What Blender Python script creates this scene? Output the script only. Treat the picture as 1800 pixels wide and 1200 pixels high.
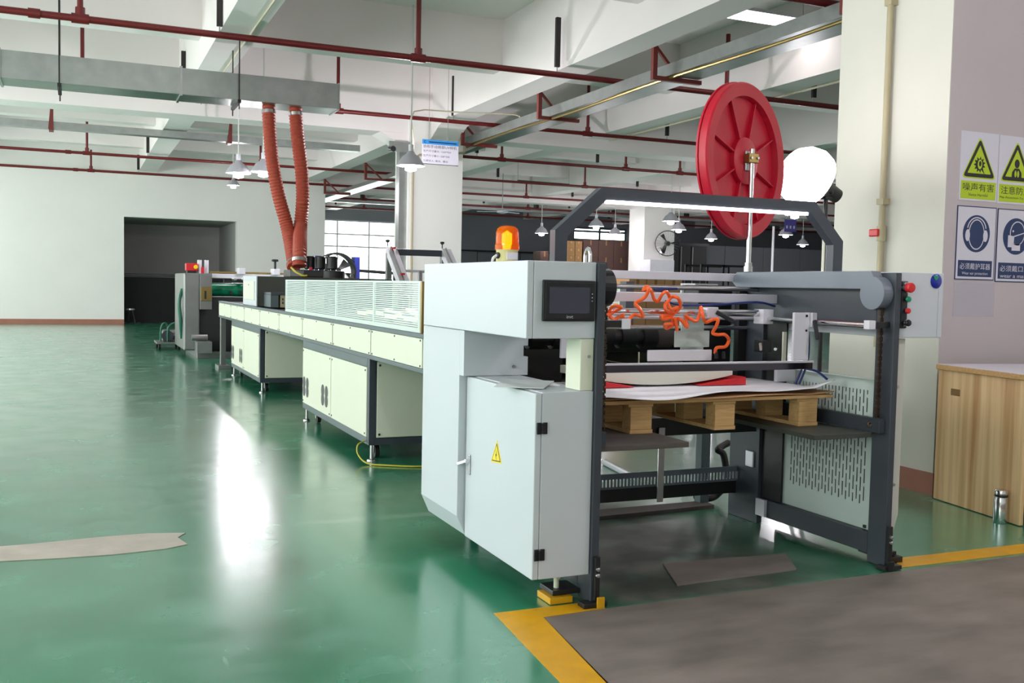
import bpy, bmesh, math, random
from mathutils import Vector, Matrix, Quaternion
random.seed(7)
SC = bpy.context.scene
COL = SC.collection
for o in list(bpy.data.objects): bpy.data.objects.remove(o)

# ------------------------------------------------------------------ camera
FPX, YAW, PIT, ROL, CAMH = 1740.085, 0.414308, -0.0553532, 0.0207805, 1.25
_f = Vector((math.sin(YAW)*math.cos(PIT), math.cos(YAW)*math.cos(PIT), math.sin(PIT)))
_r = Vector((math.cos(YAW), -math.sin(YAW), 0)); _u = _r.cross(_f)
CR = math.cos(ROL)*_r + math.sin(ROL)*_u
CU = -math.sin(ROL)*_r + math.cos(ROL)*_u
CF = _f
CAM = Vector((0, 0, CAMH))
cd = bpy.data.cameras.new('camera'); cam = bpy.data.objects.new('camera', cd); COL.objects.link(cam)
cd.sensor_fit = 'HORIZONTAL'; cd.sensor_width = 36.0; cd.lens = FPX*36/1800; cd.clip_start = .05; cd.clip_end = 300
cam.matrix_world = Matrix(((CR.x, CU.x, -CF.x, CAM.x), (CR.y, CU.y, -CF.y, CAM.y), (CR.z, CU.z, -CF.z, CAM.z), (0, 0, 0, 1)))
SC.camera = cam
SC.view_settings.view_transform = 'Standard'; SC.view_settings.look = 'None'
SC.view_settings.gamma = 1.0; SC.view_settings.use_curve_mapping = False
SC.view_settings.exposure = 0.45

def U(u, v, **k):
    """photo pixel -> point on the plane X=, Y= or Z="""
    d = CR*((u-900)/FPX) - CU*((v-600)/FPX) + CF
    (a, val), = k.items(); i = 'XYZ'.index(a)
    return CAM + d*((val-CAM[i])/d[i])

# ------------------------------------------------------------------ world (bright overcast sky seen through the windows)
SKY = 5.6
w = bpy.data.worlds.new('sky'); SC.world = w; w.use_nodes = True
bg = w.node_tree.nodes['Background']; bg.inputs[0].default_value = (1.0, 1.0, .985, 1); bg.inputs[1].default_value = SKY

def portal(loc, rot, sx, sy):
    l = bpy.data.lights.new('window_portal', 'AREA'); l.shape = 'RECTANGLE'; l.size = sx; l.size_y = sy
    l.cycles.is_portal = True
    o = bpy.data.objects.new('window_portal', l); COL.objects.link(o); o.location = loc; o.rotation_euler = rot

# ------------------------------------------------------------------ materials
def lin(h):
    h = h.lstrip('#'); c = [int(h[i:i+2], 16)/255 for i in (0, 2, 4)]
    return tuple((x/12.92 if x <= .04045 else ((x+.055)/1.055)**2.4) for x in c) + (1,)
MATS = {}
def pm(name, hexc, rough=.5, metal=0, var=.08, scale=6, bump=0, coat=0, stretch=None, emit=0, alpha_tr=None):
    m = bpy.data.materials.new(name); m.use_nodes = True; nt = m.node_tree; N = nt.nodes; L = nt.links
    b = N['Principled BSDF']; c = lin(hexc)
    b.inputs['Roughness'].default_value = rough; b.inputs['Metallic'].default_value = metal
    if coat: b.inputs['Coat Weight'].default_value = coat; b.inputs['Coat Roughness'].default_value = .08
    tc = N.new('ShaderNodeTexCoord'); mp = N.new('ShaderNodeMapping'); L.new(tc.outputs['Object'], mp.inputs[0])
    if stretch: mp.inputs['Scale'].default_value = stretch
    nz = N.new('ShaderNodeTexNoise'); nz.inputs['Scale'].default_value = scale; nz.inputs['Detail'].default_value = 5
    L.new(mp.outputs[0], nz.inputs['Vector'])
    mx = N.new('ShaderNodeMix'); mx.data_type = 'RGBA'
    mx.inputs[6].default_value = tuple(max(0, x*(1-var*1.6)) for x in c[:3])+(1,)
    mx.inputs[7].default_value = tuple(min(1, x*(1+var)) for x in c[:3])+(1,)
    L.new(nz.outputs['Fac'], mx.inputs[0]); L.new(mx.outputs[2], b.inputs['Base Color'])
    if bump:
        bp = N.new('ShaderNodeBump'); bp.inputs['Strength'].default_value = bump; bp.inputs['Distance'].default_value = .01
        L.new(nz.outputs['Fac'], bp.inputs['Height']); L.new(bp.outputs[0], b.inputs['Normal'])
    if emit:
        b.inputs['Emission Color'].default_value = c; b.inputs['Emission Strength'].default_value = emit
    MATS[name] = m
    return m
pm('plaster', '#eeece8', .85, var=.03, scale=1.2)
pm('pier_plaster', '#d4d2c8', .85, var=.05, scale=2)
pm('ceiling_paint', '#f1e9e8', .9, var=.03, scale=.8)
pm('grey_wall', '#c6bbbe', .85, var=.05, scale=2)
pm('far_grey', '#7d7f86', .85, var=.06, scale=1)
pm('doorway_black', '#0c0c10', .8, var=.1)
pm('dark_room', '#b0afab', .9, var=.1, scale=1)
pm('skirting', '#a5705f', .7, var=.12, scale=4)
pm('light_panel_grey', '#c6cad0', .42, var=.02, scale=2)
pm('cream', '#d9dbc8', .45, var=.03, scale=2)
pm('cover_cream', '#c9c8bd', .5, var=.05, scale=3)
pm('charcoal', '#3a3f48', .45, var=.07, scale=9)
pm('slate', '#6d7480', .42, var=.05, scale=6)
pm('frame_grey', '#4c5a5e', .45, var=.06, scale=8)
pm('dark_olive', '#3f403a', .55, var=.12, scale=4)
pm('black_plastic', '#15151a', .35, var=.1)
pm('black_rubber', '#101012', .6, var=.1)
pm('black_metal', '#1d1c1e', .4, var=.15)
pm('screen_glass', '#3b3b4c', .08, var=.05, scale=2)
pm('chrome', '#d8d6da', .12, metal=1, var=.03)
pm('steel', '#b9b7b9', .3, metal=1, var=.08, scale=12)
pm('alu', '#d9d6de', .38, metal=.35, var=.04, scale=10)
pm('white_metal', '#dcd9e2', .4, var=.05, scale=9)
pm('galv', '#aeb2b0', .33, metal=.85, var=.16, scale=7, bump=.05)
pm('pipe_red', '#6e1a1c', .38, var=.15, scale=10)
pm('bracket_red', '#7a2f2a', .5, var=.12, scale=8)
pm('hanger_black', '#241c1c', .6, var=.1)
pm('disc_red', '#b8102c', .38, var=.07, scale=5)
pm('signal_red', '#d02028', .35, var=.05)
pm('signal_green', '#0c8a63', .35, var=.05)
pm('hose_red', '#b04a38', .6, var=.2, scale=25)
pm('hose_orange', '#ff6a2c', .28, var=.05)
pm('tube_blue', '#1c2a6c', .3, var=.05)
pm('pallet_wood', '#cba26c', .75, var=.25, scale=10, stretch=(1, 6, 12), bump=.1)
pm('cardboard', '#a97a52', .8, var=.12, scale=5)
pm('cardboard_pale', '#b98a62', .8, var=.08, scale=4)
pm('cardboard_dark', '#4a322c', .85, var=.12, scale=3)
pm('bundle', '#86653c', .85, var=.2, scale=6, stretch=(1, 1, 8))
pm('paper', '#eeebf0', .75, var=.02, scale=3)
pm('paper_stack', '#dfdccf', .8, var=.06, scale=3, stretch=(.3, .3, 90))
pm('paper_grey', '#cfd2d4', .7, var=.05)
pm('concrete', '#7f756f', .5, var=.38, scale=3.2, bump=.06, stretch=(1, 2.2, 1))
pm('concrete_patch', '#b6ada2', .8, var=.2, scale=6, bump=.3)
pm('line_yellow', '#d9a011', .38, var=.18, scale=9)
pm('sign_yellow', '#b7cf16', .5, var=.02)
pm('sign_white', '#d8d4e0', .5, var=.03)
pm('sign_blue', '#18305f', .5, var=.03)
pm('sign_black', '#131313', .5, var=.02)
pm('header_blue', '#2f8fd6', .5, var=.04)
pm('purple_sign', '#5a52a8', .5, var=.04)
pm('warn_yellow', '#f2d500', .4, var=.02)
pm('badge_blue', '#1b2a9a', .25, var=.05)
pm('amber_base', '#d8cf92', .45, var=.05)
pm('pvc_beige', '#b0a486', .5, var=.08)
pm('conduit', '#c9c0a8', .5, var=.06)
pm('cord_white', '#d6d6d2', .5, var=.03)
pm('cable_yellow', '#c2b23a', .45, var=.06)
pm('machine_dark', '#1b1b1d', .5, var=.2)
pm('machine_metal', '#8f8f8e', .35, metal=.7, var=.15, scale=4)
pm('green_roller', '#0f7d58', .25, var=.08)
pm('green_hose', '#2d6a55', .4, var=.08)
pm('frame_blue', '#28348c', .4, var=.08)
pm('chain', '#4a3c32', .45, metal=.6, var=.3, scale=60)
pm('lamp_shade', '#b9b7c0', .45, var=.03)
pm('mint_guard', '#c9d6d1', .45, var=.03)
pm('dirt_board', '#574f4b', .8, var=.3, scale=6)
pm('dark_chrome', '#5c5762', .14, metal=1, var=.05)  # base colour darkened to stand for the dark floor mirrored in the bar
pm('brass', '#9a8450', .35, metal=.8, var=.1)
def emis(name, hexc, s):
    m = bpy.data.materials.new(name); m.use_nodes = True; nt = m.node_tree
    e = nt.nodes.new('ShaderNodeEmission'); e.inputs[0].default_value = lin(hexc); e.inputs[1].default_value = s
    nt.links.new(e.outputs[0], nt.nodes['Material Output'].inputs[0]); MATS[name] = m
emis('bulb', '#f8f4ff', 9); emis('led', '#f6f4ff', 7); emis('led_panel', '#fff8f6', 6); emis('softbox', '#ffeef3', 20); emis('uv_lamp', '#fff0b8', 1.6)
emis('beacon_glow', '#ffd08a', 3.5)
def glassm(name, hexc, rough, mixf):
    m = bpy.data.materials.new(name); m.use_nodes = True; nt = m.node_tree; N = nt.nodes
    t = N.new('ShaderNodeBsdfTransparent'); t.inputs[0].default_value = lin(hexc)
    g = N.new('ShaderNodeBsdfPrincipled'); g.inputs['Base Color'].default_value = lin(hexc); g.inputs['Roughness'].default_value = rough
    x = N.new('ShaderNodeMixShader'); x.inputs[0].default_value = mixf
    nt.links.new(t.outputs[0], x.inputs[1]); nt.links.new(g.outputs[0], x.inputs[2]); nt.links.new(x.outputs[0], N['Material Output'].inputs[0])
    MATS[name] = m
glassm('pane_glass', '#f4faf8', .05, .06); glassm('amber_glass', '#ff9214', .12, .32)
glassm('film', '#f6f4f8', .2, .25)

def floor_material():
    m = bpy.data.materials.new('green_epoxy'); m.use_nodes = True; nt = m.node_tree; N = nt.nodes; L = nt.links
    b = N['Principled BSDF']; b.inputs['Specular IOR Level'].default_value = .5; b.inputs['IOR'].default_value = 1.6; b.inputs['Coat Weight'].default_value = .8; b.inputs['Coat Roughness'].default_value = .2; b.inputs['Coat IOR'].default_value = 1.55
    tc = N.new('ShaderNodeTexCoord')
    def noise(s, d=4, sc=None):
        n = N.new('ShaderNodeTexNoise'); n.inputs['Scale'].default_value = s; n.inputs['Detail'].default_value = d
        if sc:
            mp = N.new('ShaderNodeMapping'); mp.inputs['Scale'].default_value = sc; L.new(tc.outputs['Object'], mp.inputs[0]); L.new(mp.outputs[0], n.inputs['Vector'])
        else: L.new(tc.outputs['Object'], n.inputs['Vector'])
        return n
    def mix(fac, a, bb):
        x = N.new('ShaderNodeMix'); x.data_type = 'RGBA'
        for i, s in ((0, fac), (6, a), (7, bb)):
            if hasattr(s, 'links'): L.new(s, x.inputs[i])
            else: x.inputs[i].default_value = s
        return x.outputs[2]
    def ramp(sock, p0, p1):
        r = N.new('ShaderNodeMapRange'); r.inputs[1].default_value = p0; r.inputs[2].default_value = p1; r.clamp = True
        L.new(sock, r.inputs[0]); return r.outputs[0]
    def mul(a, bb):
        mlt = N.new('ShaderNodeMath'); mlt.operation = 'MULTIPLY'
        for i, s in ((0, a), (1, bb)):
            if hasattr(s, 'links'): L.new(s, mlt.inputs[i])
            else: mlt.inputs[i].default_value = s
        return mlt.outputs[0]
    n1 = noise(1.1, 6); n2 = noise(3.0, 8); n3 = noise(14, 5)
    c = mix(ramp(n1.outputs['Fac'], .25, .8), lin('#0f6b49'), lin('#238a63'))
    c = mix(mul(ramp(n2.outputs['Fac'], .44, .72), .38), c, lin('#6aad92'))
    sc = noise(26, 3, (1, .12, 1)); c = mix(mul(ramp(sc.outputs['Fac'], .66, .8), .5), c, lin('#7fa592'))
    # worn, dirty strip of bare floor under and in front of the stacker
    sx = N.new('ShaderNodeSeparateXYZ'); L.new(tc.outputs['Object'], sx.inputs[0])
    def box01(sock, a0, a1, b1, b0):
        lo = ramp(sock, a0, a1); hi = ramp(sock, b0, b1)
        mlt = N.new('ShaderNodeMath'); mlt.operation = 'MULTIPLY'; L.new(lo, mlt.inputs[0]); L.new(hi, mlt.inputs[1]); return mlt.outputs[0]
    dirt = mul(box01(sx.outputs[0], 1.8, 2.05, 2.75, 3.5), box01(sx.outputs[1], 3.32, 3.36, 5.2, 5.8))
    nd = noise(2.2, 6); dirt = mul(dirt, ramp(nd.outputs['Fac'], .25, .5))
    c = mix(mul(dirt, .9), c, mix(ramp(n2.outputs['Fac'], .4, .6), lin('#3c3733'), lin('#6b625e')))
    seam = mul(box01(sx.outputs[1], 5.02, 5.05, 5.10, 5.14), box01(sx.outputs[0], .5, .7, 1.9, 2.0))
    c = mix(mul(mul(seam, ramp(n3.outputs['Fac'], .3, .6)), .55), c, lin('#8fb3a0'))
    L.new(c, b.inputs['Base Color'])
    ra = N.new('ShaderNodeMapRange'); ra.inputs[1].default_value = .3; ra.inputs[2].default_value = .75; ra.inputs[3].default_value = .14; ra.inputs[4].default_value = .32
    L.new(n2.outputs['Fac'], ra.inputs[0])
    rm = N.new('ShaderNodeMix'); L.new(dirt, rm.inputs[0]); L.new(ra.outputs[0], rm.inputs[2]); rm.inputs[3].default_value = .5; L.new(rm.outputs[0], b.inputs['Roughness'])
    cm = N.new('ShaderNodeMix'); L.new(dirt, cm.inputs[0]); cm.inputs[2].default_value = .8; cm.inputs[3].default_value = .05; L.new(cm.outputs[0], b.inputs['Coat Weight'])
    bp = N.new('ShaderNodeBump'); bp.inputs['Strength'].default_value = .05; bp.inputs['Distance'].default_value = .02
    bn = noise(7, 3); L.new(bn.outputs['Fac'], bp.inputs['Height']); L.new(bp.outputs[0], b.inputs['Normal'])
    MATS['green_epoxy'] = m
floor_material()
def wood_material():
    m = bpy.data.materials.new('pine_board'); m.use_nodes = True; nt = m.node_tree; N = nt.nodes; L = nt.links; b = N['Principled BSDF']
    tc = N.new('ShaderNodeTexCoord'); mp = N.new('ShaderNodeMapping'); mp.inputs['Scale'].default_value = (9, 9, .35); L.new(tc.outputs['Object'], mp.inputs[0])
    n = N.new('ShaderNodeTexNoise'); n.inputs['Scale'].default_value = 2.2; n.inputs['Detail'].default_value = 7; L.new(mp.outputs[0], n.inputs['Vector'])
    r = N.new('ShaderNodeValToRGB'); r.color_ramp.elements[0].position = .3; r.color_ramp.elements[0].color = lin('#b98a58'); r.color_ramp.elements[1].position = .68; r.color_ramp.elements[1].color = lin('#e8c898')
    L.new(n.outputs['Fac'], r.inputs[0]); L.new(r.outputs[0], b.inputs['Base Color']); b.inputs['Roughness'].default_value = .5
    MATS['pine_board'] = m
wood_material()

# ------------------------------------------------------------------ mesh helpers
LOCS = {}
class MB:
    def __init__(s): s.v = []; s.f = []
    def add(s, vs, fs):
        n = len(s.v); s.v += [tuple(v) for v in vs]; s.f += [tuple(n+i for i in f) for f in fs]; return s
    def box(s, x0, x1, y0, y1, z0, z1):
        x0, x1 = sorted((x0, x1)); y0, y1 = sorted((y0, y1)); z0, z1 = sorted((z0, z1))
        return s.add([(x0,y0,z0),(x1,y0,z0),(x1,y1,z0),(x0,y1,z0),(x0,y0,z1),(x1,y0,z1),(x1,y1,z1),(x0,y1,z1)],
                     [(0,3,2,1),(4,5,6,7),(0,1,5,4),(1,2,6,5),(2,3,7,6),(3,0,4,7)])
    def bar(s, p0, p1, w, h, up=(0,0,1)):
        p0 = Vector(p0); p1 = Vector(p1); d = (p1-p0).normalized(); up = Vector(up)
        a = d.cross(up)
        if a.length < 1e-4: a = d.cross(Vector((0,1,0)))
        a.normalize(); b = a.cross(d).normalized(); a *= w/2; b *= h/2
        return s.add([p0-a-b, p0+a-b, p0+a+b, p0-a+b, p1-a-b, p1+a-b, p1+a+b, p1-a+b],
                     [(0,1,2,3),(7,6,5,4),(0,4,5,1),(1,5,6,2),(2,6,7,3),(3,7,4,0)])
    def cyl(s, p0, p1, r, n=16, r2=None):
        return s.tube([p0, p1], r, n, r2=r2)
    def tube(s, path, r, n=10, r2=None, caps=True, closed=False):
        P = [Vector(p) for p in path]; k = len(P); rings = []
        t0 = (P[1]-P[0]).normalized(); a = t0.cross(Vector((0,0,1)))
        if a.length < 1e-3: a = t0.cross(Vector((0,1,0)))
        a.normalize(); vs = []
        for i in range(k):
            if closed: t = (P[(i+1)%k]-P[i-1]).normalized()
            else: t = (P[min(i+1,k-1)]-P[max(i-1,0)]).normalized()
            a = (a - t*a.dot(t)); a.normalize(); b = t.cross(a)
            rr = r(i/(k-1)) if callable(r) else (r if r2 is None else r+(r2-r)*i/(k-1))
            vs += [P[i]+rr*(math.cos(2*math.pi*j/n)*a+math.sin(2*math.pi*j/n)*b) for j in range(n)]
        fs = []
        for i in range(k if closed else k-1):
            i2 = (i+1) % k
            for j in range(n): fs.append((i*n+j, i*n+(j+1)%n, i2*n+(j+1)%n, i2*n+j))
        if caps and not closed: fs += [tuple(range(n))[::-1], tuple(range((k-1)*n, k*n))]
        return s.add(vs, fs)
    def lathe(s, prof, o=(0,0,0), axis=(0,0,1), n=24, caps=True):
        q = Vector((0,0,1)).rotation_difference(Vector(axis).normalized()); o = Vector(o); vs = []; k = len(prof)
        for r, z in prof:
            vs += [o + q @ Vector((r*math.cos(2*math.pi*j/n), r*math.sin(2*math.pi*j/n), z)) for j in range(n)]
        fs = [(i*n+j, i*n+(j+1)%n, (i+1)*n+(j+1)%n, (i+1)*n+j) for i in range(k-1) for j in range(n)]
        if caps: fs += [tuple(range(n))[::-1], tuple(range((k-1)*n, k*n))]
        return s.add(vs, fs)
    def prism(s, poly, plane, a, b):
        f = {'xy': lambda p, t: (p[0], p[1], t), 'xz': lambda p, t: (p[0], t, p[1]), 'yz': lambda p, t: (t, p[0], p[1])}[plane]
        n = len(poly)
        return s.add([f(p, a) for p in poly]+[f(p, b) for p in poly],
                     [tuple(range(n)), tuple(range(2*n-1, n-1, -1))]+[(i, n+i, n+(i+1)%n, (i+1)%n) for i in range(n)])
    def build(s, name, mat, parent=None, bevel=0, smooth=False, loc=None, seg=2):
        off = LOCS.get(parent.name, Vector()) if parent is not None else (Vector(loc) if loc is not None else Vector())
        me = bpy.data.meshes.new(name); me.from_pydata([tuple(Vector(v)-off) for v in s.v], [], s.f); me.validate()
        bm = bmesh.new(); bm.from_mesh(me); bmesh.ops.recalc_face_normals(bm, faces=bm.faces); bm.to_mesh(me); bm.free()
        me.materials.append(MATS[mat])
        o = bpy.data.objects.new(name, me); COL.objects.link(o)
        if parent is not None: o.parent = parent
        else: o.location = off
        LOCS[o.name] = off
        if smooth:
            for p in me.polygons: p.use_smooth = True
            me.set_sharp_from_angle(angle=math.radians(38))
        if bevel:
            md = o.modifiers.new('bevel', 'BEVEL'); md.width = bevel; md.segments = seg; md.limit_method = 'ANGLE'; md.angle_limit = math.radians(40)
        return o
def tag(o, label, cat, group=None):
    o['label'] = label; o['category'] = cat
    if group: o['group'] = group
    return o
def struct(o, label=None):
    o['kind'] = 'structure'
    if label: o['label'] = label
    return o
def thing(name, label, cat, loc, group=None):
    o = bpy.data.objects.new(name, None); COL.objects.link(o); o.location = loc; o.empty_display_size = .1
    LOCS[o.name] = Vector(loc)
    return tag(o, label, cat, group)
def kids(o): return [c for c in bpy.data.objects if c.parent == o]
def copy_tree(o, loc=None, label=None, parent=None):
    c = o.copy(); COL.objects.link(c)
    if parent is not None: c.parent = parent; c.matrix_parent_inverse = o.matrix_parent_inverse.copy()
    if loc is not None: c.location = loc
    if label: c['label'] = label
    for ch in kids(o): copy_tree(ch, parent=c)
    return c
def B(name, mat, x0, x1, y0, y1, z0, z1, parent=None, bevel=0, loc=None):
    return MB().box(x0, x1, y0, y1, z0, z1).build(name, mat, parent, bevel, loc=loc)
def smooth_path(P, k=6):
    P = [Vector(p) for p in P]; out = []
    for i in range(len(P)-1):
        a = P[max(i-1, 0)]; b = P[i]; c = P[i+1]; d = P[min(i+2, len(P)-1)]
        for j in range(k):
            t = j/k
            out.append(.5*((2*b)+(c-a)*t+(2*a-5*b+4*c-d)*t*t+(3*b-a-3*c+d)*t**3))
    return out+[P[-1]]
def text(body, mat, parent, x, y, z, height=None, width=None, face='-y', name='lettering', bold=0, align='CENTER'):
    cu = bpy.data.curves.new('t', 'FONT'); cu.body = body; cu.align_x = 'LEFT'; cu.size = 1; cu.resolution_u = 3; cu.offset = bold
    to = bpy.data.objects.new('t', cu); COL.objects.link(to); bpy.context.view_layer.update()
    me = bpy.data.meshes.new_from_object(to.evaluated_get(bpy.context.evaluated_depsgraph_get())); bpy.data.objects.remove(to)
    if not me.vertices: return None
    xs = [v.co.x for v in me.vertices]; ys = [v.co.y for v in me.vertices]
    x0, x1, y0, y1 = min(xs), max(xs), min(ys), max(ys)
    sy = height/(y1-y0) if height else width/(x1-x0); sx = width/(x1-x0) if width else sy
    cx = (x0+x1)/2 if align == 'CENTER' else x0; cy = (y0+y1)/2
    off = LOCS.get(parent.name, Vector())
    for v in me.vertices:
        a = (v.co.x-cx)*sx; b = (v.co.y-cy)*sy
        p = Vector((x+a, y, z+b)) if face == '-y' else Vector((x, y-a, z+b))
        v.co = p-off
    me.materials.clear(); me.materials.append(MATS[mat]); me.name = name
    o = bpy.data.objects.new(name, me); COL.objects.link(o); o.parent = parent; LOCS[o.name] = off
    return o
# ================================================================== SETTING
XL, XR, YR, YF, ZC = -6.0, 42.0, -5.0, 40.0, 5.33
def poly(name, pts, mat, z, parent=None, t=.02):
    return MB().prism([(p[0], p[1]) for p in pts], 'xy', z-t, z).build(name, mat, parent)
cA = U(955, 1085, Z=0); cB = U(1065, 1200, Z=0); cR = U(1573, 1000, Z=0)
sl = (cA.x-cB.x)/(cA.y-cB.y)
yl = 3.335
xe = cA.x + sl*(YR-cA.y)
fl = MB().box(XL, XR, yl, YF, -.2, 0)
fl.prism([(XL, YR), (xe, YR), (cA.x, cA.y), (cA.x, yl), (XL, yl)], 'xy', -.2, 0)
struct(fl.build('floor', 'green_epoxy'), 'glossy green epoxy painted floor')
struct(poly('floor_concrete', [(xe, YR), (8, YR), (8, yl), (cA.x, yl), (cA.x, cA.y)], 'concrete', 0, t=.2), 'bare grey brown concrete floor in front of the stacker')
yo = U(868, 1078, Z=0); yo2 = U(985, 1200, Z=0); so = (yo.x-yo2.x)/(yo.y-yo2.y)
yt = U(1040, 1060, Z=0)
ln = MB()
ln.prism([(yo.x+so*(-1.5-yo.y), -1.5), (cA.x+sl*(-1.5-cA.y), -1.5), (cA.x, cA.y), (1.89, 3.335), (1.86, 3.425), (yo.x, yo.y)], 'xy', .0002, .002)
tag(struct(ln.build('trim_1', 'line_yellow')), 'worn yellow floor line bending at the stacker corner', 'floor line')
p = [U(1580, 981, Z=0), U(1800, 956, Z=0), U(1800, 974, Z=0), U(1573, 999, Z=0)]
d = (p[1]-p[0])*2; 
ln = MB().prism([(q.x, q.y) for q in (p[0], p[0]+d, p[3]+d, p[3])], 'xy', .0002, .002)
tag(struct(ln.build('trim_2', 'line_yellow')), 'straight yellow floor line running from stacker to wooden desk', 'floor line')
random.seed(3)
top = [U(-60, 966, Z=0), U(60, 956, Z=0), U(180, 944, Z=0), U(260, 938, Z=0), U(326, 937, Z=0)]
bot = [U(312, 945, Z=0), U(330, 957, Z=0), U(290, 965, Z=0), U(200, 975, Z=0), U(110, 981, Z=0), U(-60, 990, Z=0)]
MBp = MB().prism([(q.x, q.y) for q in top+bot], 'xy', .0002, .003)
struct(MBp.build('floor_patch', 'concrete_patch'), 'strip of bare pale concrete where the green paint has peeled')
# cardboard strip and edge of the raised concrete slab under the stacker
tag(MB().prism([(2.25, 4.62), (3.35, 4.68), (3.36, 4.80), (2.25, 4.78)], 'xy', .0005, .022).build('floor_board', 'dirt_board', loc=(2.8, 4.7, 0)), 'dirty flat board lying on the floor behind the pallet lift', 'board')
q = [U(1165, 992, Z=0), U(1190, 1030, Z=0), U(1400, 1002, Z=0), U(1380, 975, Z=0)]
tag(MB().prism([(a.x, a.y) for a in q], 'xy', .0005, .008).build('floor_slab_edge', 'concrete', loc=(2.7, 3.6, 0)), 'edge of the raised concrete slab on the floor between stacker posts', 'plate')

def wall_with_holes(axis, a0, a1, t0, t1, z0, z1, holes, name, mat):
    """axis 'x': wall runs in x at y t0..t1; holes (a,b,za,zb) sorted"""
    m = MB()
    def put(a, b, za, zb):
        if b-a < 1e-4 or zb-za < 1e-4: return
        m.box(a, b, t0, t1, za, zb) if axis == 'x' else m.box(t0, t1, a, b, za, zb)
    c = a0
    for (a, b, za, zb) in holes:
        put(c, a, z0, z1); put(a, b, z0, za); put(a, b, zb, z1); c = b
    put(c, a1, z0, z1)
    return struct(m.build(name, mat))
oL = 1.175; oR = 4.18; oT = 2.94; YB = 29.2; XE = 6.72
wall_with_holes('x', XL, XE, YB, YB+.3, 0, ZC, [(oL, oR, 0, oT)], 'wall_back', 'plaster')['label'] = 'white back wall with a dark open doorway'
struct(MB().box(XL, oL, YB-.02, YB, 0, .13).box(oR, XE, YB-.02, YB, 0, .13).build('baseboard_back', 'skirting'), 'terracotta skirting along the white back wall')
m = MB().box(oL-.3, oL, YB+.3, 33, 0, oT).box(oR, oR+.3, YB+.3, 33, 0, oT).box(oL-.3, oR+.3, 33, 33.2, 0, oT+.2).box(oL-.3, oR+.3, YB+.3, 33, oT, oT+.2)
struct(m.build('wall_recess', 'dark_room'), 'dark grey walls inside the open doorway')
# left window wall
holes = []; wn = 3
for i in range(10):
    y0 = -4.2+i*3.3; holes.append((y0, y0+2.8, .9, 4.1))
wall_with_holes('y', YR, YB, XL-.25, XL, 0, ZC, holes, 'wall_left', 'plaster')
def window(axis, a, b, za, zb, t, nv, hz, n, label, hexm='frame_grey', fw=.05):
    root = bpy.data.objects.new('window_%d' % n, None); COL.objects.link(root)
    root.location = ((a+b)/2, t, za) if axis == 'x' else (t, (a+b)/2, za); LOCS[root.name] = Vector(root.location)
    struct(root, label)
    def bx(m, a0, a1, z0, z1, d):
        return m.box(a0, a1, t-d, t+d, z0, z1) if axis == 'x' else m.box(t-d, t+d, a0, a1, z0, z1)
    m = MB(); bx(m, a, b, za, za+fw, .03); bx(m, a, b, zb-fw, zb, .03); bx(m, a, a+fw, za+fw, zb-fw, .03); bx(m, b-fw, b, za+fw, zb-fw, .03)
    m.build('window_frame', hexm, root)
    for i in range(1, nv):
        x = a+(b-a)*i/nv; bx(MB(), x-fw/2, x+fw/2, za+fw, zb-fw, .025).build('mullion', hexm, root)
    for z in hz: bx(MB(), a+fw, b-fw, z-fw/2, z+fw/2, .028).build('transom', hexm, root)
    zs = [za]+list(hz)+[zb]
    for i in range(nv):
        for j in range(len(zs)-1):
            bx(MB(), a+(b-a)*i/nv+.03, a+(b-a)*(i+1)/nv-.03, zs[j]+.03, zs[j+1]-.03, .003).build('pane', 'pane_glass', root)
    return root
for i, (a, b, za, zb) in enumerate(holes):
    window('y', a, b, za, zb, XL-.12, 2, [3.2], wn, 'tall daylight window in the left wall, bay %s' % ['first', 'second', 'third', 'fourth', 'fifth', 'sixth', 'seventh', 'eighth', 'ninth', 'tenth'][i]); wn += 1
portal((XL+.02, 12.2, 2.5), (0, -math.pi/2, 0), 3.3, 33)
struct(B('wall_rear', 'plaster', XL, 8, YR-.2, YR, 0, ZC)); struct(B('wall_side', 'plaster', 8, 8.2, YR, 4.556, 0, ZC))
struct(B('wall_right', 'grey_wall', 4.9062, 8.2, 4.556, 5.53, 0, ZC), 'mauve grey wall carrying the safety signs')
struct(B('column', 'pier_plaster', 4.9, 4.906, 4.557, 5.53, 0, ZC), 'white plastered pier beside the safety signs')
struct(B('baseboard_right', 'skirting', 4.885, 4.9, 4.54, 5.55, 0, .14), 'terracotta skirting at the foot of the white pier')
struct(B('wall_hall_front', 'plaster', 8.2, XR, 5.4, 5.53, 0, ZC)); struct(B('wall_hall_right', 'far_grey', XR, XR+.2, 5.4, YF, 0, ZC))
struct(B('wall_wing', 'plaster', XE-.3, XE, YB+.3, YF, 0, ZC))
W1 = (8.4, 12.4, .9, 3.83); W2 = (20.5, 23.3, 3.4, 4.02)
wall_with_holes('x', XE-.3, XR, YF, YF+.25, 0, ZC, [W1, W2], 'wall_far', 'far_grey')['label'] = 'grey far wall of the hall with strip windows'
window('x', *W1, YF+.1, 3, [2.75, 3.25], 1, 'bright overexposed hall window behind the cooling fan', 'white_metal', fw=.06)
window('x', *W2, YF+.1, 2, [3.83], 2, 'low bright strip window high above the brown cartons', fw=.09)
portal((10.4, YF-.02, 2.36), (-math.pi/2, 0, 0), 4, 2.9); portal((21.9, YF-.02, 3.7), (-math.pi/2, 0, 0), 2.8, .62)

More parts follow.
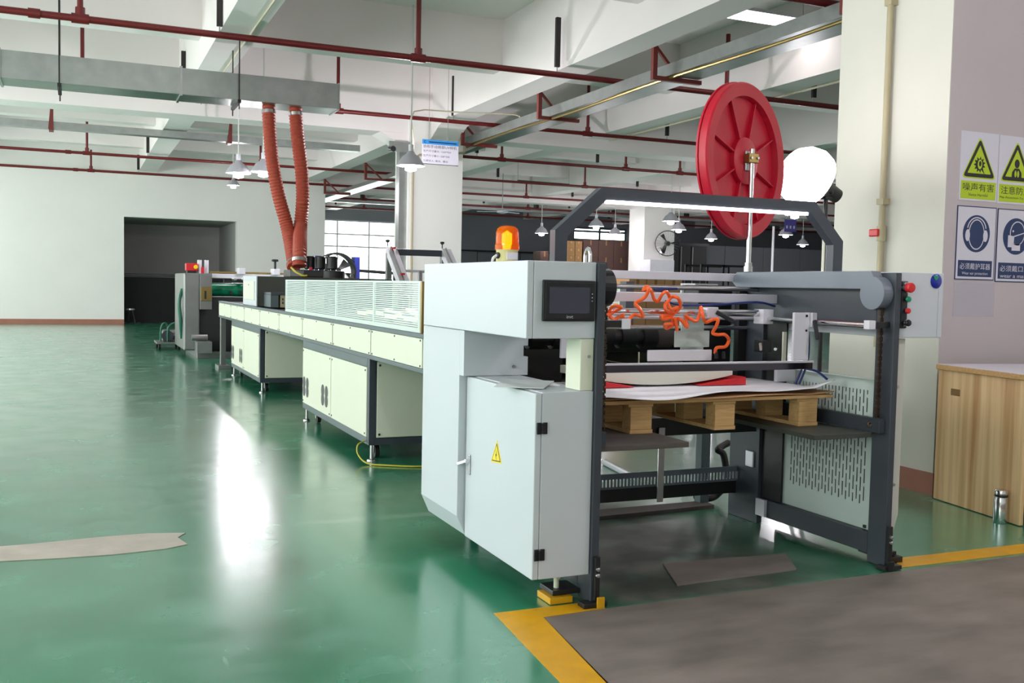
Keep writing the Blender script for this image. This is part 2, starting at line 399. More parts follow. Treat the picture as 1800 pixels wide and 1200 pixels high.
# ceiling slab with its concrete beams
ce = struct(MB().box(XL, XR, YR, YF, ZC, ZC+.2).build('ceiling', 'ceiling_paint'), 'white concrete ceiling slab with deep beams')
for y in (-2.4, 1.7, 5.75, 9.85, 14.23, 22.83, 26.95, 33.6, 37.6):
    B('beam', 'ceiling_paint', XL if y < 29 else XE, 6.0 if y == 9.85 else XR, y, y+.35, 4.57, ZC, ce)
for y in (17.5, 29.55):
    B('beam', 'ceiling_paint', XL if y < 29 else XE, XR, y, y+.6, 4.0, ZC, ce)
for x in (-3.1, 1.56, 6.0, 9.2, 13.6, 18.0, 22.5, 27, 32):
    B('beam', 'ceiling_paint', x, x+.45, YR, YB if x < 5 else YF, 4.2, ZC, ce)
for x0, yc in ((6.0, 17.5),):   # haunches running down to the column heads
    MB().prism([(yc-1.0, 4.21), (yc-.5, 4.12), (yc-.03, 3.92), (yc-.03, 4.3), (yc-1.0, 4.3)], 'yz', x0-.04, x0+.49).build('haunch', 'ceiling_paint', ce)
    MB().prism([(5.55, 3.72), (5.0, 4.01), (5.0, 4.1), (5.55, 4.1)], 'xz', yc+.02, yc+.58).build('haunch', 'ceiling_paint', ce)
    MB().prism([(6.6, 3.72), (7.2, 4.01), (7.2, 4.1), (6.6, 4.1)], 'xz', yc+.02, yc+.58).build('haunch', 'ceiling_paint', ce)
struct(B('column', 'plaster', 5.55, 6.60, 17.465, 18.3, 0, 4.35), 'white square column behind the conveyor with hanging notice')
struct(B('column', 'plaster', 17.55, 18.75, 29.0, 30.0, 0, 4.3), 'white far column carrying the wall fan')
# white vertical cable channel and conduits on the centre column
t = tag(B('cable_channel', 'galv', 5.40, 5.549, 17.56, 17.75, .4, 3.95), 'vertical galvanised cable channel fixed to the centre column', 'cable channel')
t = tag(MB().tube([(5.62, 17.44, .2), (5.62, 17.44, 3.55), (5.75, 17.44, 3.62), (6.62, 17.44, 3.72), (6.62, 17.44, 3.9)], .022, 8).build('conduit_pipe', 'pvc_beige', loc=(5.62, 17.44, .2)), 'beige conduit running up the centre column face', 'conduit')
# LED panels recessed in the ceiling
for i, (x, y) in enumerate(((7.84, 10.68),)):
    zl = 4.86
    r = thing('ceiling_light', 'bright white rectangular light panel hung under the ceiling above the red disc', 'ceiling light', (x, y, zl))
    MB().box(x-.02, x+1.25, y-.02, y+.42, zl, zl+.04).build('light_frame', 'white_metal', r); MB().box(x, x+1.23, y, y+.40, zl-.006, zl).build('diffuser', 'led_panel', r)
    for dx in (.1, 1.13): MB().cyl((x+dx, y+.2, zl+.04), (x+dx, y+.2, ZC), .006, 6).build('hanging_rod', 'steel', r)
# ================================================================== CEILING SERVICES
PZ = 4.1
def pipe_run(y, x0, x1, r, label, risers, hangers, couplings=(), zt=4.57):
    root = thing('sprinkler_pipe', label, 'pipe', ((x0+x1)/2, y, PZ), 'sprinkler pipes under the ceiling')
    MB().cyl((x0, y, PZ), (x1, y, PZ), r, 12).build('pipe', 'pipe_red', root, smooth=True)
    for x in couplings: MB().cyl((x-.06, y, PZ), (x+.06, y, PZ), r*1.35, 12).build('coupling', 'pipe_red', root, smooth=True)
    for x, h in risers:
        MB().cyl((x, y, PZ), (x, y, PZ+h), r*.8, 10).build('riser', 'pipe_red', root, smooth=True)
        MB().cyl((x-.09, y, PZ), (x+.09, y, PZ), r*1.4, 12).cyl((x, y, PZ), (x, y, PZ+.12), r*1.3, 10).build('tee_fitting', 'pipe_red', root, smooth=True)
    for x, h in hangers:
        if 1.5 < x < 2.05: x = 1.525
        MB().box(x-.032, x+.032, y-.025, y+.025, PZ+.1, PZ+h).build('hanger', 'hanger_black', root)
        MB().cyl((x, y, PZ+.02), (x, y, PZ+.12), .008, 6).build('hanger_rod', 'steel', root)
    return root
def xs(y, *us): return [U(u, v, Y=y).x for u, v in us]
pipe_run(7.87, 2, 14, .04, 'dark red sprinkler pipe high beside the white pier', [], [(9.0, .8)])
y1 = 12.1; a = xs(y1, (141, 37), (60, 24), (418, 65), (735, 104), (979, 133), (1170, 155))
pipe_run(y1, XL, 12, .04, 'thick dark red sprinkler pipe crossing above the galvanised duct', [(a[0], ZC-PZ), (a[3], ZC-PZ), (xs(y1, (1277, 165))[0], .86)], [(a[2], .72), (a[4], .75), (xs(y1, (1430, 183))[0], .72)], (a[1],), ZC)
y2 = 16.4; a = xs(y2, (145, 160), (357, 178), (594, 197), (797, 215), (1033, 237), (1172, 250), (1430, 270))
pipe_run(y2, XL, 14, .036, 'dark red sprinkler pipe running just behind the galvanised duct', [(a[0], .9), (a[2], .95), (a[4], 1.0)], [(a[1], .7), (a[3], .78), (a[5], .72)])
y3 = 20.7; a = xs(y3, (882, 280), (1195, 303), (1050, 292), (1340, 315))
pipe_run(y3, 6.7, 20, .036, 'dark red sprinkler pipe starting behind the centre column', [(a[0], .75), (a[1], .7), (xs(y3, (1100, 296))[0], .6)], [(a[2], .6), (a[3], .6), (xs(y3, (838, 277))[0], .6)])
y4 = 24.9; a = xs(y4, (153, 268), (278, 277), (458, 290), (875, 317), (1120, 332), (1028, 326), (1300, 345))
pipe_run(y4, XL, 24, .034, 'dark red sprinkler pipe two bays in front of the back wall', [(a[0], 1.1), (a[2], .5), (a[5], .6)], [(a[1], .5), (a[3], .6), (a[4], .6), (a[6], .5)], (xs(y4, (120, 266))[0],))
y5 = 28.85; a = xs(y5, (160, 300), (279, 308), (543, 323), (925, 345), (1006, 350), (1240, 365))
pipe_run(y5, XL, 28, .034, 'dark red sprinkler pipe running along the white back wall', [(a[0], .55), (a[3], .5)], [(a[1], .5), (a[2], .5), (a[4], .5), (a[5], .5)], (xs(y5, (133, 298))[0],))
for k, (y, lb) in enumerate(((33.0, 'dark sprinkler pipe deep in the far hall, first beyond the back wall'), (37.0, 'dark sprinkler pipe nearest to the far windows'))):
    a = xs(y, (850, 375), (928, 380), (1000, 385), (1070, 392), (1250, 400), (640, 360), (590, 356))
    pipe_run(y, XE+.3, 34, .036, lb, [(a[1], .5), (a[5], .5)], [(a[0], .5), (a[2], .5), (a[3], .6), (a[4], .6), (a[6], .5)])

# galvanised duct with hangers
DY0, DY1, DZ0, DZ1, DXE = 12.75, 13.25, 3.49, 3.81, 3.10
rt = thing('air_duct', 'long galvanised rectangular air duct hanging under the ceiling', 'duct', (0, 13, DZ0))
seams = [-5.8, -.80, 1.16, DXE]
for i in range(3):
    B('duct_section', 'galv', seams[i]+.012, seams[i+1]-.012, DY0, DY1, DZ0, DZ1, rt, .004)
    if i: B('flange', 'steel', seams[i]-.014, seams[i]+.014, DY0-.018, DY1+.018, DZ0-.018, DZ1+.018, rt)
B('end_cap', 'galv', DXE-.012, DXE+.006, DY0-.01, DY1+.01, DZ0-.01, DZ1+.01, rt)
for x in (-3.9, xs(12.7, (104, 130))[0], xs(12.7, (421, 165))[0]):
    MB().box(x-.02, x+.02, DY0-.06, DY1+.06, DZ0-.045, DZ0-.005).build('support_bar', 'hanger_black', rt)
    for y in (DY0-.035, DY1+.035): MB().cyl((x, y, DZ0-.12), (x, y, ZC), .008, 6).build('threaded_rod', 'hanger_black', rt)
# two corrugated hoses from duct to dryer blower
def hose(path, r, label):
    P = smooth_path(path, 24); n = int(sum((P[i+1]-P[i]).length for i in range(len(P)-1))/.02)
    # resample evenly
    d = [0]
    for i in range(len(P)-1): d.append(d[-1]+(P[i+1]-P[i]).length)
    Q = []; j = 0
    for k in range(n+1):
        s = d[-1]*k/n
        while j < len(d)-2 and d[j+1] < s: j += 1
        Q.append(P[j].lerp(P[j+1], (s-d[j])/max(1e-6, d[j+1]-d[j])))
    root = thing('corrugated_hose', label, 'hose', P[-1], 'red corrugated extraction hoses')
    MB().tube(Q, lambda t: r*(1.06 if int(round(t*n)) % 2 else .94), 18).build('hose_body', 'hose_red', root)
    for p, q in ((Q[3], Q[5]), (Q[-6], Q[-4])): MB().tube([p, q], r*1.09, 18).build('hose_clamp', 'steel', root, smooth=True)
yh = 12.95
def hp(*uv):
    P = [U(u, v, Y=yh-.02*i) for i, (u, v) in enumerate(uv)]; P[0].z = DZ0-.001; return P
hose(hp((472, 184), (474, 230), (479, 285), (490, 345), (505, 400), (513, 450))[:-1]+[U(515, 452, Y=12.62), U(516, 470, Y=12.45)], .082, 'red corrugated hose bending from the duct towards the blower')
hose(hp((519, 187), (523, 240), (530, 300), (532, 350), (528, 400))+[U(527, 440, Y=12.3), U(526, 468, Y=12.2)], .084, 'red corrugated hose dropping straighter from the duct end')

# cable trays with brackets
def bracket(x, y, z0, z1, L, root, dirx=True):
    m = MB()
    m.box(x-.03, x+.03, y-.03, y+.03, z0, z1).build('bracket_post', 'bracket_red', root)
    MB().box(x-.03, x+L, y-.03, y+.03, z0-.05, z0).build('bracket_arm', 'bracket_red', root)
    MB().bar((x+.02, y, z1-.03), (x+L*.55, y, z0-.01), .035, .035, (0, 1, 0)).build('bracket_brace', 'bracket_red', root)
rt = thing('cable_tray', 'galvanised cable tray with beige conduit hung beside the main beam', 'cable tray', (6.9, 12, 3.85))
m = MB().box(6.66, 7.12, 5.6, 21.5, 3.875, 3.882).box(6.66, 6.668, 5.6, 21.5, 3.882, 4.02).box(7.112, 7.12, 5.6, 21.5, 3.882, 3.96); m.build('tray', 'galv', rt)
MB().tube([(6.70, y, 3.85+.012*math.sin(y*1.3)) for y in [5.6+.4*i for i in range(40)]], .02, 8).build('conduit', 'brass', rt, smooth=True)
for y in (7.3, 10.6, 13.9, 17.2, 20.4): bracket(6.49, y, 3.87, 4.25, .68, rt)
rt = thing('cable_tray', 'galvanised cable tray crossing in front of the back wall on two hangers', 'cable tray', (2, 20.7, 4.04))
m = MB().box(XL, 5.5, 20.72, 20.95, 4.04, 4.05).box(XL, 5.5, 20.715, 20.722, 4.04, 4.17).box(XL, 5.5, 20.945, 20.952, 4.04, 4.17); m.build('tray', 'galv', rt)
for x in (-3.7, -.44, 2.82, 5.83):
    if x > 5.5: continue
    MB().prism([(x-.05, 4.02), (x+.04, 4.02), (x+.04, 4.57), (x, 4.57)], 'xz', 20.67, 20.70).build('hanger_strap', 'bracket_red', rt)
    MB().box(x-.04, x+.04, 20.66, 20.97, 4.0, 4.035).build('hanger_foot', 'bracket_red', rt)
rt = thing('cable_tray', 'pale cable tray running through the far hall behind the column', 'cable tray', (20, 33.4, 4.0))
MB().box(XE+.3, 36, 33.4, 33.6, 4.0, 4.12).build('tray', 'galv', rt)
for i in range(7): MB().box(9+3.3*i-.05, 9+3.3*i+.05, 33.38, 33.62, 4.12, 4.57).build('hanger_strap', 'hanger_black', rt)
rt = thing('cable_tray', 'galvanised cable tray running back along the wall end', 'cable tray', (6.9, 25, 3.85))
MB().box(7.0, 7.4, 21.6, 39, 3.85, 3.95).build('tray', 'galv', rt)
for y in (24, 28.4): bracket(6.52, y, 3.85, 4.22, .75, rt)
# thin conduits on the beams
tag(MB().tube([(1.90, y, 4.185) for y in (5, 12, 17.4)], .014, 6).build('conduit_pipe', 'conduit', loc=(1.90, 12, 4.185)), 'thin cream conduit along the edge of the left ceiling beam', 'conduit')
tag(MB().tube([(9.67, y, 4.18) for y in (6, 12, 17.4)], .016, 6).build('conduit_pipe', 'conduit', loc=(9.67, 12, 4.18)), 'thin cream conduit along the beam behind the red disc', 'conduit')
tag(MB().tube(smooth_path([U(727, 262, Y=15.1), U(727, 240, Y=15.1), U(728, 196, Y=15.1), U(800, 197, Y=15.1), U(880, 200, Y=15.1), U(913, 204, Y=15.1), U(913, 222, Y=15.1)], 3), .012, 6).build('conduit_pipe', 'conduit', loc=(4.7, 15.1, 3.6)), 'slender cream conduit loop above the bright pendant lamp', 'conduit')
tag(MB().tube(smooth_path([U(830, 225, Y=19), U(890, 250, Y=19.2), U(1000, 262, Y=19.4), U(1060, 266, Y=19.5), U(1120, 276, Y=19.6), U(1220, 276, Y=19.8)], 4), .02, 6).build('conduit_pipe', 'pvc_beige', loc=U(1000, 262, Y=19.4)), 'beige conduit sagging across the hall behind the cable tray', 'conduit')
rt = thing('drain_pipe', 'grey drain pipe with green flange beside the white pier', 'pipe', U(1440, 210, Y=20))
MB().cyl(U(1405, 210, Y=20), U(1500, 216, Y=20), .05, 10).build('pipe', 'pvc_beige', rt, smooth=True); MB().cyl(U(1403, 195, Y=20), U(1404, 216, Y=20), .07, 10).build('flange', 'signal_green', rt, smooth=True)
rt = thing('water_pipe', 'beige water pipe with red valve running up the white pier', 'pipe', (4.86, 5.03, .2))
MB().cyl((4.865, 5.04, .9), (4.865, 5.04, ZC), .021, 10).build('pipe', 'pvc_beige', rt, smooth=True)
for z in (1.86, 3.15): MB().box(4.84, 4.90, 5.01, 5.07, z-.02, z+.02).build('pipe_clip', 'pvc_beige', rt)
MB().cyl((4.865, 5.04, 1.60), (4.865, 5.04, 1.70), .03, 10).build('coupling', 'pvc_beige', rt, smooth=True)
MB().box(4.82, 4.85, 5.03, 5.11, 1.63, 1.68).build('valve_handle', 'signal_red', rt, .008)

# pendant lamps
def soffit(x, y):
    z = ZC
    for b in kids(ce):
        if b.name.startswith('beam'):
            v = [b.data.vertices[0].co, b.data.vertices[6].co]
            if v[0].x <= x <= v[1].x and v[0].y <= y <= v[1].y: z = min(z, v[0].z)
    return z
def lamp(p, d, cord, label, group=None, power=60):
    x, y, z = p
    r = thing('pendant_lamp', label, 'lamp', (x, y, z), group)
    prof = [(d/2, 0), (d/2*.98, .012), (d*.30, d*.33), (d*.16, d*.42), (d*.12, d*.5), (0.02, d*.55)]
    MB().lathe([(d/2*.97, .002)]+prof[1:]+[], (x, y, z), n=24, caps=False).build('lamp_shade', 'lamp_shade', r, smooth=True).modifiers.new('t', 'SOLIDIFY').thickness = .004
    MB().cyl((x, y, z+d*.5), (x, y, z+d*.75), d*.09, 12).build('lamp_socket', 'white_metal', r, smooth=True)
    MB().lathe([(.005, -d*.20), (d*.13, -d*.17), (d*.2, -.06), (d*.2, d*.1), (d*.1, d*.3)], (x, y, z), n=16).build('bulb', 'bulb', r, smooth=True)
    MB().cyl((x, y, z+d*.7), (x, y, soffit(x, y)-.001), .011, 6).build('cord', 'cord_white', r)
    l = bpy.data.lights.new('lamp_light', 'POINT'); l.energy = power; l.color = (1, .94, 1); l.shadow_soft_size = d*.2
    lo = bpy.data.objects.new('lamp_light', l); COL.objects.link(lo); lo.location = (0, 0, -d*.30); lo.parent = r
    return r
LZ = 3.05
lamp(U(722, 292, Y=14.1), .42, 1.55, 'bright cone pendant lamp hanging in front of the centre column', power=220)
lamp(U(419, 305, Y=16.9), .42, 1.2, 'bright cone pendant lamp left of the red hoses', power=24)
lamp(U(463, 303, Y=16.6), .42, 1.2, 'bright pendant lamp half hidden behind the red hose', power=18)
lamp(U(410, 326, Y=24.0), .30, .9, 'small bright pendant lamp in front of the back wall', power=80)
for (u, v, lb) in ((952, 410, 'white cone pendant lamp hanging between the beacon and the arch leg'), (1048, 398, 'white cone pendant lamp hanging above the tan cardboard bundles'),
                   (1081, 412, 'white cone pendant lamp hanging in front of the strip window'), (1179, 389, 'upper of two overlapping cone lamps before the wall fan column'),
                   (1193, 404, 'lower of two overlapping cone lamps before the wall fan column'), (1250, 420, 'white cone pendant lamp beside the lower rim of the red disc'),
                   (1381, 413, 'cone pendant lamp partly behind the small purple sign'), (1411, 430, 'low cone pendant lamp between the purple sign and right arch leg')):
    d0 = U(u, v, Y=20); k = (LZ-CAMH)/(d0.z-CAMH); p = CAM+(d0-CAM)*k
    lamp(p, .46, 1.2, lb, 'pendant lamps of the far hall', 65)
lamp(U(1397, 378, Y=17), .42, 1.0, 'bright pendant lamp glowing just under the arch light strip', power=150)
# unseen lamps of the same type, added to brighten the ceiling and hall
for x, y in ((-3.2, 10), (-3.6, 16), (-4, 22), (-2.2, 4.5), (1.2, 4.2), (3.6, 2.2), (.2, -.8), (5.8, 1.5)):
    lamp((x, y, LZ), .42, 1.6, 'unseen cone pendant lamp added over the walkway to brighten the hall', 'added walkway fill lamps', 36 if y < 6 else 150)

# security camera on the column tray and an unlit batten in the hall
sc = U(690, 262, Y=17.2); SCM = thing('security_camera', 'small dark security camera on the centre column tray', 'camera', sc)
MB().cyl((sc.x, 17.15, sc.z), (sc.x, 17.32, sc.z+.02), .05, 14).build('camera_body', 'black_plastic', SCM, smooth=True)
MB().box(sc.x-.02, 5.549, 17.32, 17.36, sc.z-.02, sc.z+.16).build('camera_arm', 'galv', SCM); MB().box(5.40, 5.549, 17.36, 17.555, sc.z+.0, sc.z+.16).build('mount_box', 'galv', SCM, .004)
ba = U(910, 318, Y=26.5); bb = U(1000, 325, Y=26.5); BT = thing('batten_light', 'unlit dark fluorescent batten hanging across the far hall', 'ceiling light', (ba.x, 26.5, ba.z))
MB().bar(ba, bb, .10, .06).build('batten_body', 'dark_olive', BT, .004)
for q in (ba, bb): MB().cyl((q.x, 26.5, q.z), (q.x, 26.5, ZC-.001), .008, 6).build('hanging_rod', 'steel', BT)
# ================================================================== SHEET STACKER (foreground machine)
MX = 2.6165                       # mirror plane
ST = thing('sheet_stacker', 'grey and charcoal sheet stacking machine with arch light and touch screen', 'machine', (MX, 4.0, 0))
def mir(x): return 2*MX-x
PF = 3.39
# ---- upper control box, left
ub = MB().box(1.577, 1.842, PF, 4.60, 1.055, 1.35).build('control_box', 'light_panel_grey', ST, .003)
B('side_door', 'light_panel_grey', 1.549, 1.5755, PF+.001, 4.60, 1.055, 1.35, ub, .003)
hm = MB().box(1.61, 1.834, PF-.014, PF, 1.122, 1.279).build('touch_screen', 'black_plastic', ST, .004)
MB().box(1.618, 1.826, PF-.017, PF-.0135, 1.130, 1.271).build('bezel', 'black_plastic', hm, .002)
MB().box(1.634, 1.806, PF-.0185, PF-.0165, 1.152, 1.252).build('screen', 'screen_glass', hm)
text('invt', 'paper_grey', hm, 1.722, PF-.0182, 1.1395, height=.0125)
for z in (1.226, 1.212, 1.199): MB().box(1.815, 1.819, PF-.0185, PF-.017, z, z+.003).build('indicator', 'paper_grey', hm)
# ---- lower electrical cabinet with door
cb = MB().box(1.6225, 1.842, PF, 4.12, .125, .85).build('electrical_cabinet', 'light_panel_grey', ST, .003)
dr = B('cabinet_door', 'light_panel_grey', 1.594, 1.621, PF, 4.115, .125, .846, ST, .004)
for z in (.20, .69):
    h = MB().box(1.600, 1.618, PF-.008, PF, z, z+.045).box(1.626, 1.644, PF-.008, PF, z, z+.045).box(1.617, 1.627, PF-.013, PF-.001, z+.002, z+.043).build('hinge', 'black_plastic', dr, .002)
hc = U(826, 812, X=1.594)
MB().box(1.588, 1.594, hc.y-.013, hc.y+.013, hc.z-.055, hc.z+.035).build('lock_plate', 'steel', dr, .004)
MB().bar((1.575, hc.y, hc.z+.005), (1.555, hc.y+.05, hc.z-.015), .014, .014).bar((1.59, hc.y, hc.z+.005), (1.57, hc.y, hc.z+.005), .018, .018).build('door_handle', 'chrome', dr, .003)
tp = U(874, 774, X=1.5935); tl = U(863, 811, X=1.5935); tr = U(882, 815, X=1.5935)
def tri_yz(pts, k, x0, x1):
    c = sum((Vector((p.y, p.z)) for p in pts), Vector((0, 0)))/3
    return MB().prism([tuple(c+(Vector((p.y, p.z))-c)*k) for p in pts], 'yz', x0, x1)
ws = tri_yz([tp, tl, tr], 1.0, 1.5925, 1.594).build('warning_sign', 'warn_yellow', dr)
tri_yz([tp, tl, tr], .82, 1.592, 1.5926).build('sign_border', 'sign_black', ws); tri_yz([tp, tl, tr], .68, 1.5915, 1.5921).build('sign_field', 'warn_yellow', ws)
c = (tp+tl+tr)/3
MB().prism([(c.y+.004, c.z+.026), (c.y-.008, c.z-.002), (c.y, c.z), (c.y-.004, c.z-.026), (c.y+.009, c.z+.004), (c.y+.001, c.z+.003)], 'yz', 1.591, 1.5916).build('lightning_bolt', 'sign_black', ws)
# ---- rear side cover, chamfered at the foot
MB().prism([(1.842, 1.052), (1.56, 1.052), (1.56, .215), (1.60, .125), (1.842, .125)], 'xz', 4.125, 4.63).build('side_cover', 'light_panel_grey', ST, .003)
MB().prism([(1.56, .852), (1.870, .852), (1.870, .935), (1.848, .935), (1.848, .985), (1.870, .985), (1.870, 1.052), (1.56, 1.052)], 'xz', 4.07, 4.124).build('recess_panel', 'light_panel_grey', ST)
MB().cyl((1.80, 4.069, .89), (1.80, 4.062, .89), .008, 10).build('bolt', 'steel', ST)
B('support_column', 'cream', 1.784, 1.841, PF+.004, 3.52, .851, 1.054, ST, .003)
MB().cyl((1.82, PF+.005, .985), (1.82, PF-.002, .985), .006, 10).build('bolt', 'steel', ST)
# ---- outer covers right
MB().prism([(3.392, 1.05), (3.462, 1.05), (3.462, .24), (3.425, .12), (3.392, .12)], 'xz', 3.41, 3.495).build('side_cover', 'cover_cream', ST, .003)
for z in (.83, .38): MB().cyl((3.425, 3.411, z), (3.425, 3.404, z), .007, 10).build('bolt', 'steel', ST)
rp = MB().box(3.392, 3.63, PF, 4.60, 1.055, 1.352).build('operator_box', 'light_panel_grey', ST, .003)
B('side_door', 'light_panel_grey', 3.632, 3.661, PF+.001, 4.60, 1.055, 1.352, rp, .003)
bs = MB().box(3.394, 3.435, PF-.012, PF, 1.098, 1.312).build('button_strip', 'black_plastic', ST, .008)
def button(z, r, mat, L, x=3.415):
    MB().cyl((x, PF-.012, z), (x, PF-.03, z), r*1.1, 16).build('button_collar', 'chrome', bs, smooth=True)
    MB().lathe([(r*.75, 0), (r, .012), (r*1.05, L), (r*.9, L+.006), (.001, L+.008)], (x, PF-.026, z), (0, -1, 0), 18).build('button', mat, bs, smooth=True)
button(1.282, .022, 'signal_red', .02); button(1.230, .0125, 'signal_green', .008); button(1.178, .0125, 'signal_red', .008); button(1.124, .015, 'black_plastic', .012)
bd = MB().lathe([(.033, 0), (.033, .004), (.028, .007), (.001, .008)], U(1645, 494, Y=PF), (0, -1, 0), 24).build('badge', 'badge_blue', ST, smooth=True)
bc = U(1645, 494, Y=PF-.0085)
MB().prism([(bc.x-.017, bc.z+.024), (bc.x+.017, bc.z+.024), (bc.x+.008, bc.z+.008), (bc.x, bc.z+.003), (bc.x-.008, bc.z+.008)], 'xz', bc.y-.002, bc.y).build('badge_emblem', 'signal_green', bd)
# ---- side frames (charcoal plates)
for s in (0, 1):
    f = (lambda x: x) if s == 0 else mir
    xa, xb = f(1.8435), f(1.877)
    B('front_post', 'charcoal', xa, xb, 3.375, 3.485, .012, 1.348, ST, .003)
    B('rear_post', 'charcoal', xa, xb, 4.30, 4.56, .0, 1.09, ST, .003)
    B('upper_plate', 'charcoal', xa, xb, 3.486, 4.56, 1.091, 1.348, ST, .003)
    B('lower_beam', 'charcoal', xa, xb, 3.486, 4.299, .05, .145, ST, .003)
    # lifting arm with rounded end
    pts = [(4.47, 1.26), (4.52, 1.30), (4.46, 1.355), (3.475, 1.355), (3.475, 1.33)]
    cy, cz, r = 3.462, 1.254, .076
    pts += [(cy+r*math.cos(t), cz+r*math.sin(t)) for t in [math.radians(90-a) for a in range(10, -10, -20)]]
    arc = [(cy+r*math.cos(math.radians(a)), cz+r*math.sin(math.radians(a))) for a in range(95, 371, 12)]
    arm = MB().prism([(4.47, 1.272), (4.53, 1.31), (4.47, 1.355), (3.47, 1.355)]+arc+[(3.535, 1.272)], 'yz', f(1.8775), f(1.934)).build('lifting_arm', 'slate' if s else 'black_plastic', ST, .003)
    # foot: slotted bracket, bolts, adjusting plate
    fb = MB().box(f(1.852), f(1.874), 3.355, 3.374, .03, .20).build('slotted_bracket', 'black_metal', ST, .002)
    for z in (.128, .152): MB().lathe([(.0095, 0), (.008, .007), (.001, .009)], (f(1.863), 3.355, z), (0, -1, 0), 12).build('bolt', 'chrome', fb, smooth=True)
    MB().box(f(1.80), f(1.905), 3.345, 3.40, .0021, .022).build('foot_plate', 'black_metal', ST, .003)
    MB().box(f(1.855), f(1.857+.03), 3.335, 3.345, .0021, .045).build('foot_angle', 'line_yellow' if s == 0 else 'black_metal', ST, .002)
    MB().box(f(1.72), f(1.842), 3.46, 3.58, .03, .05).build('levelling_lug', 'black_metal', ST, .002)
    MB().cyl((f(1.755), 3.50, .0), (f(1.755), 3.50, .09), .011, 10).cyl((f(1.755), 3.50, .09), (f(1.755), 3.50, .105), .019, 6).build('levelling_bolt', 'cream', ST)
    B('foot_pad', 'line_yellow' if s == 0 else 'black_metal', f(1.70), f(1.80), 3.44, 3.56, .0021, .028, ST, .002)
    # platform rail and plate
    B('platform_rail', 'charcoal', f(1.880), f(1.912), 3.405, 4.42, .620, .685, ST, .002)
    MB().lathe([(.014, 0), (.014, .006), (.006, .008)], (f(1.912), 3.46, .652), (1 if s == 0 else -1, 0, 0), 12).build('bolt', 'chrome', ST, smooth=True)
    B('platform_plate', 'dark_olive' if s else 'dirt_board', f(1.914), f(2.33 if s == 0 else 2.245), 3.445, 4.40, .598, .620, ST, .002)
    # chains
    m = MB(); z = .69; i = 0
    while z < 1.19:
        cx_, cy_ = f(1.905), 3.428
        if i % 2 == 0: m.box(cx_-.010, cx_-.006, cy_-.006, cy_+.006, z, z+.02).box(cx_+.006, cx_+.010, cy_-.006, cy_+.006, z, z+.02)
        else: m.box(cx_-.005, cx_+.005, cy_-.006, cy_+.006, z-.004, z+.020)
        z += .0145; i += 1
    m.build('lift_chain', 'chain', ST)['kind'] = 'stuff'
    # longitudinal guide rod
    MB().cyl((f(1.985), 3.41, 1.112), (f(1.985), 4.30, 1.112), .0125, 14).build('guide_rod', 'chrome', ST, smooth=True)
    B('rod_block', 'white_metal', f(1.966), f(2.004), 3.395, 3.43, 1.092, 1.132, ST, .002); B('rod_mount', 'black_metal', f(1.879), f(1.966), 3.40, 3.42, 1.098, 1.126, ST, .002)
    B('rod_block', 'white_metal', f(1.955), f(2.02), 4.12, 4.20, 1.085, 1.160, ST, .003)
    gy = 0 if s else .30
    B('grip_bracket', 'white_metal', f(2.03), f(2.122), 3.756+gy, 3.772+gy, .927, 1.155, ST, .003)
    MB().box(f(2.0), f(2.03), 3.74+gy, 3.80+gy, 1.085, 1.155).build('clamp_block', 'alu', ST, .003)
    MB().bar((f(2.02), 3.735+gy, 1.12), (f(2.026), 3.70+gy, 1.03), .014, .02).build('clamp_lever', 'black_plastic', ST, .004)
    for dx, z in ((2.05, 1.14), (2.05, 1.07)): MB().cyl((f(dx), 3.756+gy, z), (f(dx), 3.753+gy, z), .006, 8).build('bolt', 'black_metal', ST)
# perforated guard, right side
def perf(x0, x1, ya, yb, za, zb, s_ya, s_yb, s_za, s_zb, pitch, sw, sh, gap, name, mat, parent):
    m = MB(); m.box(x0, x1, ya, s_ya, za, zb).box(x0, x1, s_yb, yb, za, zb).box(x0, x1, s_ya, s_yb, za, s_za).box(x0, x1, s_ya, s_yb, s_zb, zb)
    n = int((s_yb-s_ya)/pitch)
    p = (s_yb-s_ya)/n
    for i in range(n):
        y = s_ya+i*p; m.box(x0, x1, y+sw, y+p, s_za, s_zb)
        z = s_za-(sh+gap)*(.5 if i % 2 else 0)
        while z < s_zb:
            a, b = max(z, s_za), min(z+gap, s_zb)
            if b > a: m.box(x0, x1, y, y+sw, a, b)
            z += sh+gap
    o = m.build(name, mat, parent); o['kind'] = 'stuff'; return o
perf(3.3915, 3.394, 3.50, 4.20, .146, .852, 3.555, 4.10, .26, .80, .0235, .0085, .068, .016, 'perforated_guard', 'mint_guard', ST)
B('guard_flange', 'mint_guard', 3.370, 3.394, 3.50, 4.20, .853, .857, ST)
for y in (3.54, 4.16): B('guard_clip', 'black_metal', 3.384, 3.391, y-.008, y+.008, .152, .166, ST)
B('slot_bracket', 'alu', mir(1.8775)-.012, mir(1.8775)-.001, 4.335, 4.40, .30, .385, ST, .002)
B('slot_bracket', 'alu', mir(1.8775)-.02, mir(1.8775)-.001, 4.215, 4.29, .055, .145, ST, .002)
